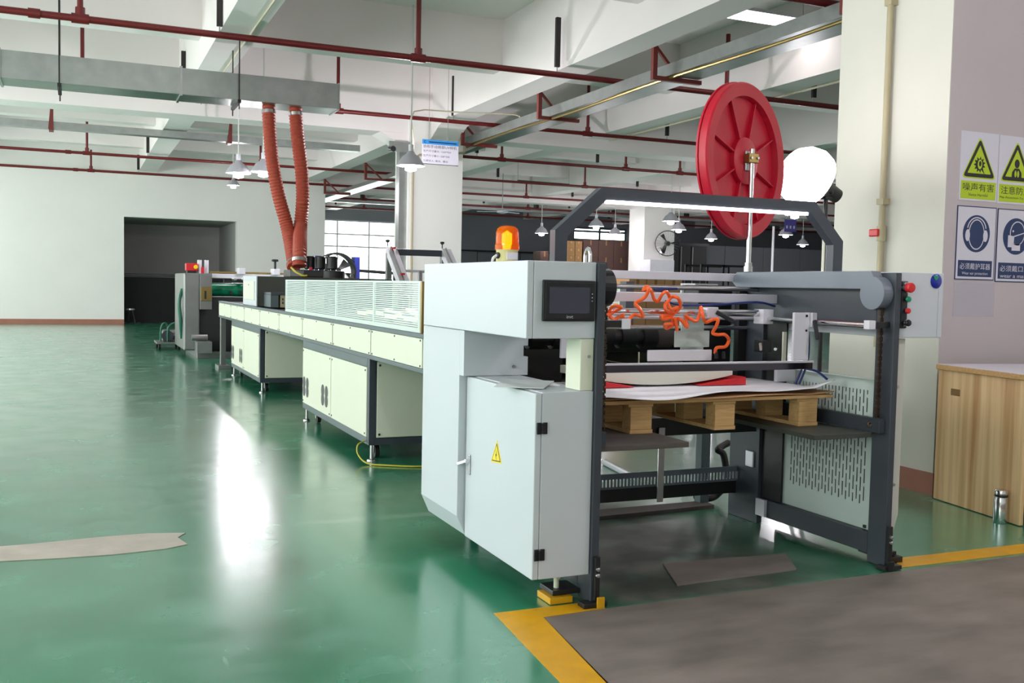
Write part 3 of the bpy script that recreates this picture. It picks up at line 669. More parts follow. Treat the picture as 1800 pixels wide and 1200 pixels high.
# cross members
XA, XB = 1.8785, mir(1.8785)
B('platform_cross', 'black_metal', 1.914, mir(1.914), 4.28, 4.40, .505, .597, ST, .003)
B('strap', 'steel', 2.70, 2.735, 4.262, 4.268, .17, .55, ST)
m = MB().box(XA, XB, 4.485, 4.49, .252, .282).box(XA, XB, 4.485, 4.49, .200, .212).box(XA, XB, 4.49, 4.53, .2, .205)
n = 70
for i in range(n): x = XA+(XB-XA)*i/n; m.box(x, x+.011, 4.485, 4.49, .212, .252)
m.build('slotted_rail', 'slate', ST)['kind'] = 'stuff'
B('rear_beam', 'black_metal', XA, XB, 4.49, 4.56, .130, .199, ST, .003)
B('top_bar', 'alu', XA, XB, 4.50, 4.53, 1.303, 1.346, ST, .002)
B('second_bar', 'alu', XA, XB, 4.19, 4.23, 1.190, 1.236, ST, .002)
MB().cyl((XA, 4.36, 1.262), (XB, 4.36, 1.262), .012, 12).build('dark_roller', 'steel', ST, smooth=True)
MB().cyl((1.97, 4.165, 1.14), (mir(1.97), 4.165, 1.14), .018, 16).build('cross_rod', 'chrome', ST, smooth=True)
MB().cyl((1.97, 4.24, 1.115), (mir(1.97), 4.24, 1.112), .011, 12).build('cross_rod', 'alu', ST, smooth=True)
MB().cyl((XA, 4.44, 1.052), (XB, 4.44, 1.052), .012, 12).build('cross_rod', 'chrome', ST, smooth=True)
gb = MB().box(1.95, mir(2.02), 3.735, 3.755, .886, .924).build('gripper_bar', 'dark_chrome', ST, .002)
MB().box(1.95, mir(2.02), 3.728, 3.7345, .918, .928).build('bar_lip', 'alu', gb, .002)
# rollers and drive shaft behind the gripper bar
MB().cyl((XA, 4.66, .99), (XB, 4.66, .99), .045, 20).build('drive_shaft', 'black_metal', ST, smooth=True)
for i in range(7):
    x = 2.0+.135*i; MB().cyl((x, 4.66, .99), (x+.085, 4.66, .99), .062, 20).build('feed_roller', 'black_rubber', ST, smooth=True)
MB().cyl((2.86, 4.66, .99), (3.0, 4.66, .99), .058, 18).build('shaft_coupling', 'dirt_board', ST, smooth=True)
B('paper_stop', 'white_metal', 2.545, 2.92, 4.14, 4.15, .90, .955, ST, .004)
B('deflector', 'mint_guard', 2.77, 2.98, 4.25, 4.26, .96, 1.045, ST, .004)
B('deflector', 'mint_guard', 2.86, 3.0, 4.33, 4.34, .93, 1.13, ST, .004)
MB().bar((2.93, 4.13, 1.145), (3.02, 4.10, 1.095), .014, .022).build('clamp_lever', 'black_plastic', ST, .004)
B('rod_clamp', 'alu', 2.88, 2.945, 4.13, 4.19, 1.112, 1.168, ST, .004)
MB().box(3.16, 3.22, 4.05, 4.12, .945, 1.005).build('valve_block', 'black_metal', ST, .004)
MB().cyl((3.20, 4.0, .965), (3.25, 4.05, .965), .008, 8).build('air_fitting', 'chrome', ST); MB().cyl((3.15, 4.05, .96), (3.13, 4.03, .99), .008, 8).build('air_fitting', 'chrome', ST)
B('inner_panel', 'machine_dark', 3.30, 3.352, 4.44, 4.47, .62, 1.25, ST); B('inner_panel', 'machine_dark', XA+.02, 2.3, 4.58, 4.59, .55, .93, ST)
B('dark_closure', 'machine_dark', 3.376, 3.388, 4.135, 4.298, .146, 1.09, ST); B('drive_housing', 'machine_dark', 3.13, 3.354, 4.58, 4.72, .64, 1.28, ST, .004)  # dark closure added to shut out light leaking in beside the rear post
B('added_slot_backing', 'concrete', 3.44, 3.45, 3.5, 4.25, .02, .80, ST)  # added panel that darkens the view through the guard slots
B('bent_plate', 'alu', mir(2.02), mir(1.90), 4.0, 4.02, .80, .87, ST, .003)
B('white_strip', 'cream', 3.265, 3.285, 4.02, 4.03, .90, 1.05, ST)
# ---- arch with light strip
AY0, AY1 = 3.76, 3.81
out = [(1.842, 1.355), (1.842, 1.492), (2.06, 1.682), (3.215, 1.682), (3.391, 1.502), (3.391, 1.355)]
inn = [(1.900, 1.355), (1.900, 1.468), (2.083, 1.630), (3.188, 1.630), (3.333, 1.482), (3.333, 1.355)]
ar = MB()
for i in range(5):
    q = [out[i], out[i+1], inn[i+1], inn[i]]; ar.prism(q, 'xz', AY0, AY1)
arch = ar.build('arch_frame', 'charcoal', ST)
for x in (1.842, 3.333): MB().box(x-.012, x+.07, AY0-.02, AY1+.02, 1.3485, 1.356).build('arch_foot', 'slate', arch, .002)
MB().box(2.085, 3.17, AY0-.004, AY0+.02, 1.616, 1.6295).build('light_strip', 'led', arch)
# ---- beacon on the control box
bc = U(891, 456, X=1.70); bx, by, bz = 1.70, bc.y, 1.3505
bk = MB().lathe([(.044, 0), (.047, .008), (.047, .052), (.050, .058)], (bx, by, bz), n=28).build('beacon', 'amber_base', ST, smooth=True)
MB().lathe([(.053, .058), (.053, .078), (.0495, .082), (.0495, .130), (.044, .148), (.03, .158), (.001, .162)], (bx, by, bz), n=28).build('beacon_dome', 'amber_glass', bk, smooth=True)
MB().lathe([(.016, .06), (.022, .085), (.022, .125), (.001, .14)], (bx-.006, by-.01, bz), n=14).build('beacon_bulb', 'beacon_glow', bk, smooth=True)
MB().prism([(bx-.02, bz+.015), (bx+.03, bz+.015), (bx+.03, bz+.045), (bx-.02, bz+.045)], 'xz', by-.0485, by-.042).build('beacon_plate', 'white_metal', bk)
MB().lathe([(.014, 0), (.014, .008), (.006, .01)], (bx-.044, by-.01, bz+.032), (-1, -.2, 0), 14).build('cable_gland', 'black_rubber', bk, smooth=True)
MB().tube(smooth_path([(bx-.052, by-.012, bz+.032), (bx-.068, by-.01, bz+.02), (bx-.07, by-.005, bz+.001)], 4), .006, 8).build('beacon_cable', 'cord_white', bk, smooth=True)
ey = U(1033, 455, X=1.80)
MB().tube(smooth_path([(1.80, ey.y-.02, 1.3505), (1.80, ey.y-.018, 1.385), (1.80, ey.y, 1.402), (1.80, ey.y+.018, 1.385), (1.80, ey.y+.02, 1.3505)], 4), .0075, 8).build('lifting_eye', 'chrome', ST, smooth=True)
# blue air tubes
for k, dx in enumerate((0, .022)):
    MB().tube(smooth_path([(3.23+dx, 3.83, 1.10), (3.262+dx, 3.85, 1.0), (3.262+dx, 3.86, .90), (3.235+dx, 3.88, .80)], 6), .0055, 8).build('air_tube', 'tube_blue', ST, smooth=True)
MB().tube(smooth_path([(3.24, 3.86, .885), (3.31, 3.82, .868), (3.345, 3.78, .83)], 6), .0055, 8).build('air_tube', 'tube_blue', ST, smooth=True)
MB().tube(smooth_path([U(1190, 507, Y=4.33), U(1150, 509, Y=4.33), U(1175, 512, Y=4.33)], 4), .006, 8).build('air_tube', 'tube_blue', ST, smooth=True)
MB().tube(smooth_path([U(1170, 529, Y=4.18), U(1200, 536, Y=4.18), U(1260, 535, Y=4.18), U(1330, 531, Y=4.18), U(1362, 538, Y=4.18)], 4), .006, 8).build('air_tube', 'tube_blue', ST, smooth=True)
# orange coiled air hose draped over the rods
def path(pts, y, amp=.02):
    return smooth_path([U(u, v, Y=y+amp*math.sin(i*1.9)) for i, (u, v) in enumerate(pts)], 7)
oh = thing('coiled_air_hose', 'bright orange coiled air hose draped over the chrome cross rods', 'hose', U(1180, 570, Y=4.12))
ax = [(1064, 556), (1078, 548), (1092, 540), (1078, 538), (1070, 550), (1080, 562), (1096, 553), (1078, 565), (1092, 556), (1105, 572), (1107, 560), (1116, 553), (1130, 556), (1124, 542), (1117, 533), (1133, 523), (1140, 508), (1131, 510), (1136, 504), (1144, 510), (1150, 526), (1157, 529), (1164, 517), (1172, 513), (1177, 525), (1169, 536), (1172, 546), (1186, 548), (1196, 538), (1192, 524), (1181, 522), (1174, 532), (1180, 543), (1191, 540)]
bx_ = [(1191, 540), (1182, 553), (1163, 555), (1166, 561), (1180, 558), (1182, 568), (1169, 570), (1172, 577), (1184, 570), (1187, 560), (1190, 580), (1188, 562), (1197, 562), (1208, 575), (1205, 556), (1213, 560), (1224, 564), (1230, 552), (1232, 540), (1236, 556), (1240, 566), (1252, 562), (1262, 561), (1259, 573), (1253, 585), (1262, 588), (1274, 588), (1281, 597), (1275, 609), (1260, 611), (1257, 620)]
MB().tube(path(ax, 4.10), .0086, 8).build('hose_coil', 'hose_orange', oh, smooth=True)
MB().tube(path(bx_, 4.10), .0086, 8).build('hose_coil', 'hose_orange', oh, smooth=True)
for u in (1259, 1272): MB().cyl(U(u, 618, Y=4.10), U(u, 630, Y=4.10), .009, 8).build('hose_fitting', 'black_metal', oh)

# ================================================================== LOAD ON THE LIFT
PA = thing('pallet', 'wooden pallet resting on the stacker lift plates', 'pallet', (2.65, 4.05, .6205))
PX = [2.07, 2.20, 2.64, 3.115]
for x in (2.195, 2.635, 3.11):
    B('bottom_board', 'pallet_wood', x, x+.115, 3.70, 4.275, .6205, .638, PA, .002)
    for y in (3.70, 3.95, 4.195): B('block', 'pallet_wood', x+.002, x+.11, y, y+.075, .638, .738, PA, .003)
for x in (2.185, 2.625, 3.10): B('stringer_board', 'pallet_wood', x, x+.125, 3.70, 4.275, .738, .752, PA, .002)
random.seed(5)
for i, y in enumerate((3.69, 3.80, 3.91, 4.02, 4.13, 4.22)): B('deck_board', 'pallet_wood', 2.02+random.uniform(-.01, .01), 3.30+random.uniform(-.015, .01), y, y+.085, .752, .768, PA, .002)
def sheet(name, mat, x0, x1, y0, y1, z, thick, fn, label, cat, nx=40, ny=16):
    vs = []; fs = []
    for j in range(ny+1):
        for i in range(nx+1):
            x = x0+(x1-x0)*i/nx; y = y0+(y1-y0)*j/ny; dx, dy, dz = fn(i/nx, j/ny); vs.append((x+dx, y+dy, z+dz))
    for j in range(ny):
        for i in range(nx): a = j*(nx+1)+i; fs.append((a, a+1, a+nx+2, a+nx+1))
    m = MB(); m.add(vs, fs); o = m.build(name, mat, loc=((x0+x1)/2, (y0+y1)/2, z), smooth=True)
    md = o.modifiers.new('s', 'SOLIDIFY'); md.thickness = thick; md.offset = 1
    return tag(o, label, cat)
def cardf(s, t): return (0, .012*math.sin(s*9), .003+.003*math.sin(s*11)+(.012*max(0, s-.9)*10*(1-t)))
sheet('cardboard_sheet', 'cardboard_pale', 2.0, 3.30, 3.675, 4.28, .7685, .004, cardf, 'brown cardboard sheet between pallet and white paper', 'cardboard')
def papf(s, t):
    e = max(0, .25-t)/.25
    return (0, -.03*e*math.sin(s*6+.5)-.01*e, .010-.010*e*math.sin(s*5+.3)+.008*e*math.sin(s*13+1)+(.035*max(0, s-.93)/.07*e))
sheet('paper_sheet', 'paper', 1.96, 3.28, 3.67, 4.28, .780, .003, papf, 'large white paper sheet with wavy front edge on the pallet', 'paper')
# stack of sheets sagging between two red wedges
vs = []; fs = []; nx = 24
px0, px1, py0, py1 = 2.13, 2.93, 3.98, 4.26
m = MB()
for i in range(nx):
    s0 = i/nx; s1 = (i+1)/nx; g = lambda s: .802+.040*(2*s-1)**2
    xa, xb = px0+(px1-px0)*s0, px0+(px1-px0)*s1
    m.add([(xa, py0, g(s0)), (xb, py0, g(s1)), (xb, py1, g(s1)), (xa, py1, g(s0)), (xa, py0, .878), (xb, py0, .878), (xb, py1, .878), (xa, py1, .878)],
          [(0,3,2,1),(4,5,6,7),(0,1,5,4),(2,3,7,6)]+([(3,0,4,7)] if i == 0 else [])+([(1,2,6,5)] if i == nx-1 else []))
tag(m.build('paper_stack', 'paper_stack', loc=(2.53, 4.1, .803)), 'thick stack of cream sheets sagging under the chrome gripper bar', 'paper stack')
for k, (xa, xb, lab) in enumerate(((2.15, 2.36, 'red wedge under the paper stack beside the touch screen box'), (2.99, 2.72, 'red wedge under the paper stack beside the perforated guard'))):
    tag(MB().prism([(xa, .796), (xb, .796), (xb, .800), (xa, .834)], 'xz', 3.95, 4.24).build('wedge', 'signal_red', loc=(xa, 4.1, .796), bevel=.003), lab, 'wedge')
# loose paper on the cabinet top
pc = [U(868, 681, Z=.852), U(888, 668, Z=.852), U(974, 671, Z=.852), U(955, 684, Z=.852)]
tag(MB().add([p+Vector((0, 0, .002)) for p in pc]+[p+Vector((0, 0, .005)) for p in pc], [(0,1,2,3),(7,6,5,4),(0,4,5,1),(1,5,6,2),(2,6,7,3),(3,7,4,0)]).build('paper_note', 'paper_grey', loc=pc[0]), 'grey paper sheet lying on the electrical cabinet top', 'paper')
tag(MB().prism([(1.66, 3.66), (1.80, 3.60), (1.83, 3.72), (1.70, 3.86)], 'xy', .8505, .853).build('paper_note', 'paper', loc=(1.75, 3.7, .85)), 'white paper sheet pushed behind the cream support column', 'paper')
# ================================================================== RED DISC ON CHROME POLE
px_, py_ = 3.305, 4.38
DI = thing('disc_stand', 'large red spoked metal disc on a chrome pole above the stacker', 'disc', (px_, py_, 1.356))
MB().cyl((px_, py_, 1.356), (px_, py_, 2.01), .0135, 16).build('pole', 'chrome', DI, smooth=True)
MB().cyl((px_, py_, 1.356), (px_, py_, 1.385), .024, 16).cyl((px_, py_, 1.385), (px_, py_, 1.405), .019, 16).build('pole_base', 'steel', DI, smooth=True)
nrm = Vector((.40, -.917, .02)).normalized(); side = nrm.cross(Vector((0, 0, 1))).normalized(); upv = side.cross(nrm)
dc = Vector((px_, py_, 1.952))-nrm*.075-side*-.002+Vector((.012, 0, 0))
RD = .415
def dpt(a, r, h): return dc+side*(r*math.cos(a))+upv*(r*math.sin(a))+nrm*h
MB().lathe([(.001, -.012), (RD*.985, -.012), (RD, -.006), (RD, .034), (RD-.008, .042), (RD-.072, .038), (RD-.078, .004), (.001, .002)], dc, nrm, 72, caps=False).build('disc_plate', 'disc_red', DI, smooth=True)
MB().lathe([(RD*.99, -.02), (RD+.006, -.02), (RD+.006, -.010), (RD*.99, -.010)], dc, nrm, 72, caps=False).build('rear_rim', 'disc_red', DI, smooth=True)
MB().lathe([(.125, 0), (.125, .03), (.115, .036), (.001, .036)], dc, nrm, 36).build('hub', 'disc_red', DI, smooth=True)
for k in range(8):
    a = math.radians(64+45*k); MB().bar(dpt(a, .12, .014), dpt(a, RD-.078, .012), .009, .026, nrm).build('spoke', 'disc_red', DI, .002)
for k in range(6): a = math.radians(20+60*k); MB().lathe([(.005, 0), (.004, .003)], dpt(a, RD-.035, .026), nrm, 8).build('rivet', 'steel', DI)
ck = MB(); c0 = dpt(0, 0, .037)
for dz in (-1, 1): pass
MB().add([c0+side*a+upv*b+nrm*h for h in (0, .012) for a, b in ((-.045, -.055), (.03, -.055), (.03, .05), (-.045, .05))], [(0,1,2,3),(7,6,5,4),(0,4,5,1),(1,5,6,2),(2,6,7,3),(3,7,4,0)]).build('mount_plate', 'steel', DI, .003)
B('pole_clamp', 'brass', px_-.034, px_+.03, py_-.022, py_+.03, 1.935, 1.985, DI, .003)
for dx in (-.02, .022): MB().cyl((px_+dx, py_-.022, 1.96), (px_+dx, py_-.03, 1.96), .007, 6).build('bolt', 'steel', DI)
# second thin stay behind the pole
tag(MB().cyl((3.40, 4.30, 1.3525), (3.40, 4.30, 1.60), .006, 8).build('guide_stay', 'white_metal', loc=(3.40, 4.30, 1.3525)), 'thin white stay rod standing behind the chrome pole', 'rod')
for i, u in enumerate((1446, 1452)):
    p = U(u, 477, Y=4.0); 
    tag(MB().cyl((p.x, 4.0, 1.3525), (p.x, 4.0, 1.56), .007-.002*i, 8).build('guide_stay', 'cream' if i == 0 else 'steel', loc=(p.x, 4.0, 1.3525)), ['cream stay rod beside the right arch leg', 'thin steel stay rod beside the right arch leg'][i], 'rod')

# ================================================================== STUDIO LIGHT behind the disc
LYb = 4.95
hs = U(1448, 330, Y=LYb); tpv = U(1396, 297, Y=LYb); axd = (tpv-hs).normalized()
SB = thing('studio_light', 'glowing white studio light dome behind the red disc', 'studio light', (hs.x+.02, LYb, 0))
MB().lathe([(.12, .05), (.176, .085), (.190, .145), (.176, .21), (.14, .265), (.08, .30), (.001, .315)], hs, axd, 28).build('light_dome', 'softbox', SB, smooth=True)
MB().lathe([(.045, -.12), (.05, -.05), (.06, -.01), (.176, .085), (.17, .09), (.05, .03)], hs, axd, 24).build('light_head', 'black_metal', SB, smooth=True)
MB().box(hs.x-.01, hs.x+.05, LYb-.03, LYb+.03, hs.z-.07, hs.z-.01).build('tilt_bracket', 'black_metal', SB, .005)
MB().lathe([(.012, 0), (.016, .02), (.001, .03)], (hs.x+.02, LYb-.03, hs.z-.03), (0, -1, 0), 12).build('tilt_knob', 'black_plastic', SB, smooth=True)
MB().cyl((hs.x+.02, LYb, .35), (hs.x+.02, LYb, hs.z-.06), .014, 10).build('stand_pole', 'black_metal', SB, smooth=True)
for k in range(3):
    a = math.radians(90+120*k); MB().bar((hs.x+.02, LYb, .55), (hs.x+.02+.38*math.cos(a), LYb+.38*math.sin(a), .012), .016, .016).build('leg', 'black_metal', SB)

# ================================================================== SAFETY SIGNS on the mauve wall
SY = 4.556
def rect_sign(x0, x1, z0, z1, label, mat='sign_white'):
    return tag(B('safety_sign', mat, x0, x1, SY-.004, SY-.0005, z0, z1, loc=((x0+x1)/2, SY, z0)), label, 'sign')
def flat(parent, pts, mat, layer, name):
    return MB().prism(pts, 'xz', SY-.004-.0006*layer, SY-.0036-.0006*(layer-1)).build(name, mat, parent)
def circ(cx, cz, rx, rz, n=28, a0=0, a1=360): return [(cx+rx*math.cos(math.radians(a0+(a1-a0)*i/n)), cz+rz*math.sin(math.radians(a0+(a1-a0)*i/n))) for i in range(n+(0 if a1-a0 == 360 else 1))]
def rtri(cx, z0, w, h, r):
    P = [Vector((cx-w/2, z0)), Vector((cx+w/2, z0)), Vector((cx, z0+h))]; o = []
    for i in range(3):
        p, q, s = P[i], P[i-1], P[(i+1) % 3]; a = p+(q-p).normalized()*r; b = p+(s-p).normalized()*r
        for t in (0, .33, .66, 1): o.append(tuple((1-t)**2*a+2*t*(1-t)*p+t*t*b))
    return o
def star(cx, cz, r1, r0, n): return [(cx+(r1 if i % 2 == 0 else r0)*math.cos(math.pi*i/n+.3), cz+(r1 if i % 2 == 0 else r0)*math.sin(math.pi*i/n+.3)) for i in range(2*n)]
def warn(x0, x1, z0, z1, cn, en, label, kind):
    s = rect_sign(x0, x1, z0, z1, label); cx = (x0+x1)/2; H = z1-z0; W = x1-x0
    flat(s, rtri(cx, z0+.325*H, W*.92, H*.62, .035), 'sign_yellow', 1, 'triangle_edge')
    flat(s, rtri(cx, z0+.345*H, W*.84, H*.565, .028), 'sign_black', 2, 'triangle_border')
    flat(s, rtri(cx, z0+.40*H, W*.62, H*.41, .006), 'sign_yellow', 3, 'triangle_field')
    zc = z0+.53*H
    if kind == 'ear':
        flat(s, star(cx, zc, .052, .033, 11), 'sign_black', 4, 'noise_burst'); flat(s, circ(cx+.002, zc+.002, .019, .03, 20), 'sign_yellow', 5, 'ear'); flat(s, circ(cx+.003, zc+.006, .010, .017, 16), 'sign_black', 6, 'ear_fold')
        flat(s, [(cx+.015, zc-.03), (cx+.05, zc-.062), (cx+.03, zc-.03)], 'sign_black', 4, 'bolt')
    else:
        flat(s, circ(cx, zc+.03, .022, .028, 20), 'sign_black', 4, 'head')
        flat(s, [(cx-.045, zc-.065), (cx+.045, zc-.065), (cx+.042, zc-.025), (cx+.02, zc), (cx-.02, zc), (cx-.042, zc-.025)], 'sign_black', 4, 'torso')
        for k in (-1, 1): flat(s, circ(cx+k*.012, zc-.035, .009, .022, 14), 'sign_yellow', 5, 'lung')
    flat(s, [(x0+.012, z0+.012), (x1-.012, z0+.012), (x1-.012, z0+.285*H), (x0+.012, z0+.285*H)], 'sign_yellow', 1, 'caption_bar')
    text(cn, 'sign_black', s, cx, SY-.0052, z0+.20*H, width=W*.82, height=H*.115)
    text(en, 'sign_black', s, cx, SY-.0052, z0+.09*H, width=W*(.5 if kind == 'ear' else .86), height=H*.042)
def must(x0, x1, z0, z1, cn, en, label, kind):
    s = rect_sign(x0, x1, z0, z1, label, 'sign_blue'); cx = (x0+x1)/2; H = z1-z0; W = x1-x0
    flat(s, [(x0+.006, z0+.006), (x1-.006, z0+.006), (x1-.006, z1-.006), (x0+.006, z1-.006)], 'sign_white', 1, 'sign_field')
    zc = z0+.63*H; R = W*.345
    flat(s, circ(cx, zc, R, R, 40), 'sign_blue', 2, 'roundel')
    if kind == 'ear':
        flat(s, circ(cx, zc-.005, R*.60, R*.82, 28), 'sign_white', 3, 'face_outline'); flat(s, circ(cx, zc-.005, R*.54, R*.76, 28), 'sign_blue', 4, 'face')
        band = circ(cx, zc+.02, R*.72, R*.72, 16, 10, 170)+circ(cx, zc+.02, R*.66, R*.66, 16, 170, 10); flat(s, band, 'sign_white', 5, 'headband')
        for k in (-1, 1): flat(s, circ(cx+k*R*.66, zc-.012, R*.17, R*.32, 16), 'sign_white', 5, 'ear_cup')
    else:
        flat(s, circ(cx+R*.1, zc+.02, R*.58, R*.66, 28), 'sign_white', 3, 'face_outline'); flat(s, circ(cx+R*.1, zc+.02, R*.52, R*.6, 28), 'sign_blue', 4, 'face')
        flat(s, [(cx-R*.3, zc-R*.78), (cx+R*.35, zc-R*.78), (cx+R*.35, zc-R*.4), (cx-R*.3, zc-R*.4)], 'sign_white', 3, 'neck')
        flat(s, [(cx-R*.62, zc-R*.6), (cx-R*.2, zc-R*.6), (cx-R*.14, zc), (cx-R*.62, zc+R*.05)], 'sign_white', 5, 'dust_mask')
        flat(s, [(cx-R*.2, zc-R*.05), (cx+R*.6, zc+R*.18), (cx+R*.6, zc+R*.23), (cx-R*.2, zc+R*.02)], 'sign_white', 5, 'mask_strap'); flat(s, circ(cx-R*.25, zc+R*.28, R*.06, R*.06, 12), 'sign_white', 5, 'eye')
    flat(s, [(x0+.022, z0+.02), (x1-.022, z0+.02), (x1-.022, z0+.265*H), (x0+.022, z0+.265*H)], 'sign_blue', 2, 'caption_bar')
    text(cn, 'sign_white', s, cx, SY-.0058, z0+.185*H, width=W*.78, height=H*.085)
    text(en, 'sign_white', s, cx, SY-.0058, z0+.085*H, width=W*(.66 if kind == 'ear' else .76), height=H*.05)
warn(5.008, 5.333, 1.845, 2.272, '噪声有害', 'Noise Harmful', 'yellow triangle warning sign with a noisy ear, beside the pier', 'ear')
warn(5.338, 5.66, 1.842, 2.270, '注意防尘', 'Pay Attention To Dust', 'yellow triangle warning sign with head and lungs', 'lung')
must(5.003, 5.34, 1.352, 1.812, '必须戴护耳器', 'Wear ear protection', 'blue and white ear protection sign beside the pier', 'ear')
must(5.352, 5.69, 1.345, 1.810, '必须戴口罩', 'wear a mask', 'blue and white face mask sign', 'mask')
tag(B('film_sheet', 'film', 5.003, 5.355, SY-.003, SY-.0005, 1.122, 1.336, loc=(5.18, SY, 1.122)), 'faded translucent paper stuck under the ear protection sign', 'paper')

# ================================================================== DESK AND FLASK
dA = U(1640, 876, Z=0); dB = U(1797, 927, Z=0)
dd = (dB-dA); dd.z = 0; dd.normalize(); dn = Vector((-dd.y, dd.x, 0)); dn = dn if dn.x > 0 else -dn
dA = dA - dd*.0; DL = 1.02
DK = thing('wooden_desk', 'pine veneer desk with yellow edged top against the mauve wall', 'desk', (dA.x+.4, dA.y-.4, 0))
def slab(a, b, w, z0, z1, name, mat, off=0, bev=.003):
    p = [dA+dd*a+dn*off, dA+dd*b+dn*off, dA+dd*b+dn*(off+w), dA+dd*a+dn*(off+w)]
    return MB().prism([(q.x, q.y) for q in p], 'xy', z0, z1).build(name, mat, DK, bev)
slab(0, .72, .025, .004, .80, 'end_panel', 'pine_board'); slab(.695, .72, 1.2, .12, .80, 'front_panel', 'pine_board', .03); slab(0, .72, .025, .004, .80, 'end_panel', 'pine_board', 1.3)
slab(-.012, .76, 1.35, .80, .83, 'desk_top', 'pallet_wood', -.012); slab(-.008, .756, 1.34, .8305, .833, 'top_laminate', 'white_metal', -.008)
tb = [dA+dd*.12, dA+dd*.20]
MB().prism([(q.x-.0015, q.y) for q in (tb[0], tb[1])]+[(q.x, q.y) for q in (tb[1], tb[0])], 'xy', .655, .695).build('tape', 'bundle', DK)
fk = U(1764, 918, Z=0); fk -= dn*((fk-dA).dot(dn)+.041)
FL = thing('vacuum_flask', 'stainless steel vacuum flask standing on the floor by the desk', 'flask', (fk.x, fk.y, 0))
MB().lathe([(.036, .0005), (.038, .006), (.038, .125), (.034, .14), (.034, .146)], (fk.x, fk.y, 0), n=32).build('flask_body', 'chrome', FL, smooth=True)
MB().lathe([(.0345, .1465), (.0355, .15), (.0355, .158), (.034, .16)], (fk.x, fk.y, 0), n=32).build('flask_band', 'black_plastic', FL, smooth=True)
MB().lathe([(.035, .1605), (.035, .18), (.032, .185), (.001, .186)], (fk.x, fk.y, 0), n=32).build('flask_lid', 'chrome', FL, smooth=True)
# ================================================================== UV CONVEYOR LINE
CX0, CX1 = 1.87, 3.36
J = [4.76, 5.56, 6.69, 7.82, 8.98, 10.12, 11.27, 12.40, 13.55, 14.77]
def conveyor(name, label, ja, jb, loc):
    T = thing(name, label, 'conveyor', loc)
    y0, y1 = J[ja], J[jb]-.006
    B('top_rail', 'frame_grey', CX0-.006, CX0+.05, y0, y1, .932, .958, T, .003); B('top_rail', 'frame_grey', CX1-.05, CX1+.006, y0, y1, .932, .958, T, .003)
    B('bottom_rail', 'frame_grey', CX0-.006, CX0+.05, y0, y1, .725, .752, T, .003); B('bottom_rail', 'frame_grey', CX1-.05, CX1+.006, y0, y1, .725, .752, T, .003)
    B('belt_bed', 'black_rubber', CX0+.052, CX1-.052, y0+.005, y1-.005, .90, .945, T)
    B('under_tray', 'frame_grey', CX0+.01, CX1-.01, y0+.005, y1-.005, .735, .75, T)
    for i in range(ja, jb):
        p = B('side_panel', 'cream', CX0-.002, CX0+.01, J[i]+.010, J[i+1]-.012, .754, .930, T, .002)
        for yy in (J[i]+.04, (J[i]+J[i+1])/2, J[i+1]-.04): MB().lathe([(.007, 0), (.005, .004)], (CX0-.002, yy, .918), (-1, 0, 0), 8).lathe([(.007, 0), (.005, .004)], (CX0-.002, yy, .766), (-1, 0, 0), 8).build('screw', 'black_metal', p)
        B('side_panel', 'cream', CX1-.01, CX1+.002, J[i]+.010, J[i+1]-.012, .754, .930, T, .002)
    return T
def cabinet(T, ya, yb, yd, caster_side):
    z0, z1 = .115, .724
    c = MB().box(CX0+.012, CX1-.012, ya+.012, yb-.012, z0+.02, z1).build('cabinet_body', 'frame_grey', T)
    for y in (ya, yb-.055): 
        for x in (CX0, CX1-.045): B('corner_post', 'charcoal' if y == ya else 'frame_grey', x, x+.045, y, y+.055, z0, z1, T, .002)
    for yy in (ya, yb-.05): B('base_rail', 'charcoal', CX0+.046, CX1-.046, yy, yy+.05, z0, z0+.045, T, .002)
    B('base_rail', 'frame_grey', CX0-.001, CX0+.044, ya+.056, yb-.056, z0, z0+.05, T, .002); B('top_frame', 'frame_grey', CX0-.001, CX0+.044, ya+.056, yb-.056, z1-.06, z1, T, .002)
    for k, (a, b) in enumerate(((ya+.058, yd-.008), (yd+.008, yb-.02))):
        d = B('cabinet_door', 'cream', CX0-.006, CX0+.010, a, b, z0+.053, z1-.063, T, .003)
        for yy in (a+.03, b-.03):
            for zz in (z0+.075, z1-.085): MB().lathe([(.008, 0), (.006, .004)], (CX0-.006, yy, zz), (-1, 0, 0), 8).build('screw', 'black_metal', d)
        if k == 1:
            for yc in (b-.14, a+.20):
                v = MB().box(CX0-.008, CX0-.0062, yc-.13, yc+.13, .245, .395).build('fan_grille', 'cream', d)
                for dy in (-.065, .065):
                    for dz in (-.036, .036): MB().lathe([(.052, 0), (.052, .002), (.03, .0035), (.012, .0035), (.001, .004)], (CX0-.008, yc+dy, .32+dz), (-1, 0, 0), 20).build('fan_opening', 'black_metal', v, smooth=True)
    e = B('end_panel', 'cream', CX0+.056, CX1-.056, ya-.004, ya+.011, z0+.053, z1-.02, T, .003)
    for x in (CX0+.075, CX1-.075):
        for z in (z0+.075, z1-.045): MB().lathe([(.009, 0), (.007, .005)], (x, ya-.004, z), (0, -1, 0), 8).build('screw', 'black_metal', e)
    for y in (ya+.03, yb-.04):
        for x in (CX0+.03, CX1-.03):
            MB().lathe([(.034, 0), (.03, .012), (.012, .018), (.011, z0)], (x, y, 0), n=14).build('levelling_foot', 'steel', T, smooth=True)
    for y in (ya+.16, yb-.20):
        for x in (CX0+.10, CX1-.10):
            k = MB().cyl((x-.016, y, .047), (x+.016, y, .047), .045, 18).build('caster_wheel', 'black_rubber', T, smooth=True)
            MB().box(x-.03, x+.03, y-.03, y+.03, .095, z0).box(x-.025, x-.019, y-.02, y+.02, .04, .095).box(x+.019, x+.025, y-.02, y+.02, .04, .095).build('caster_fork', 'steel', T)
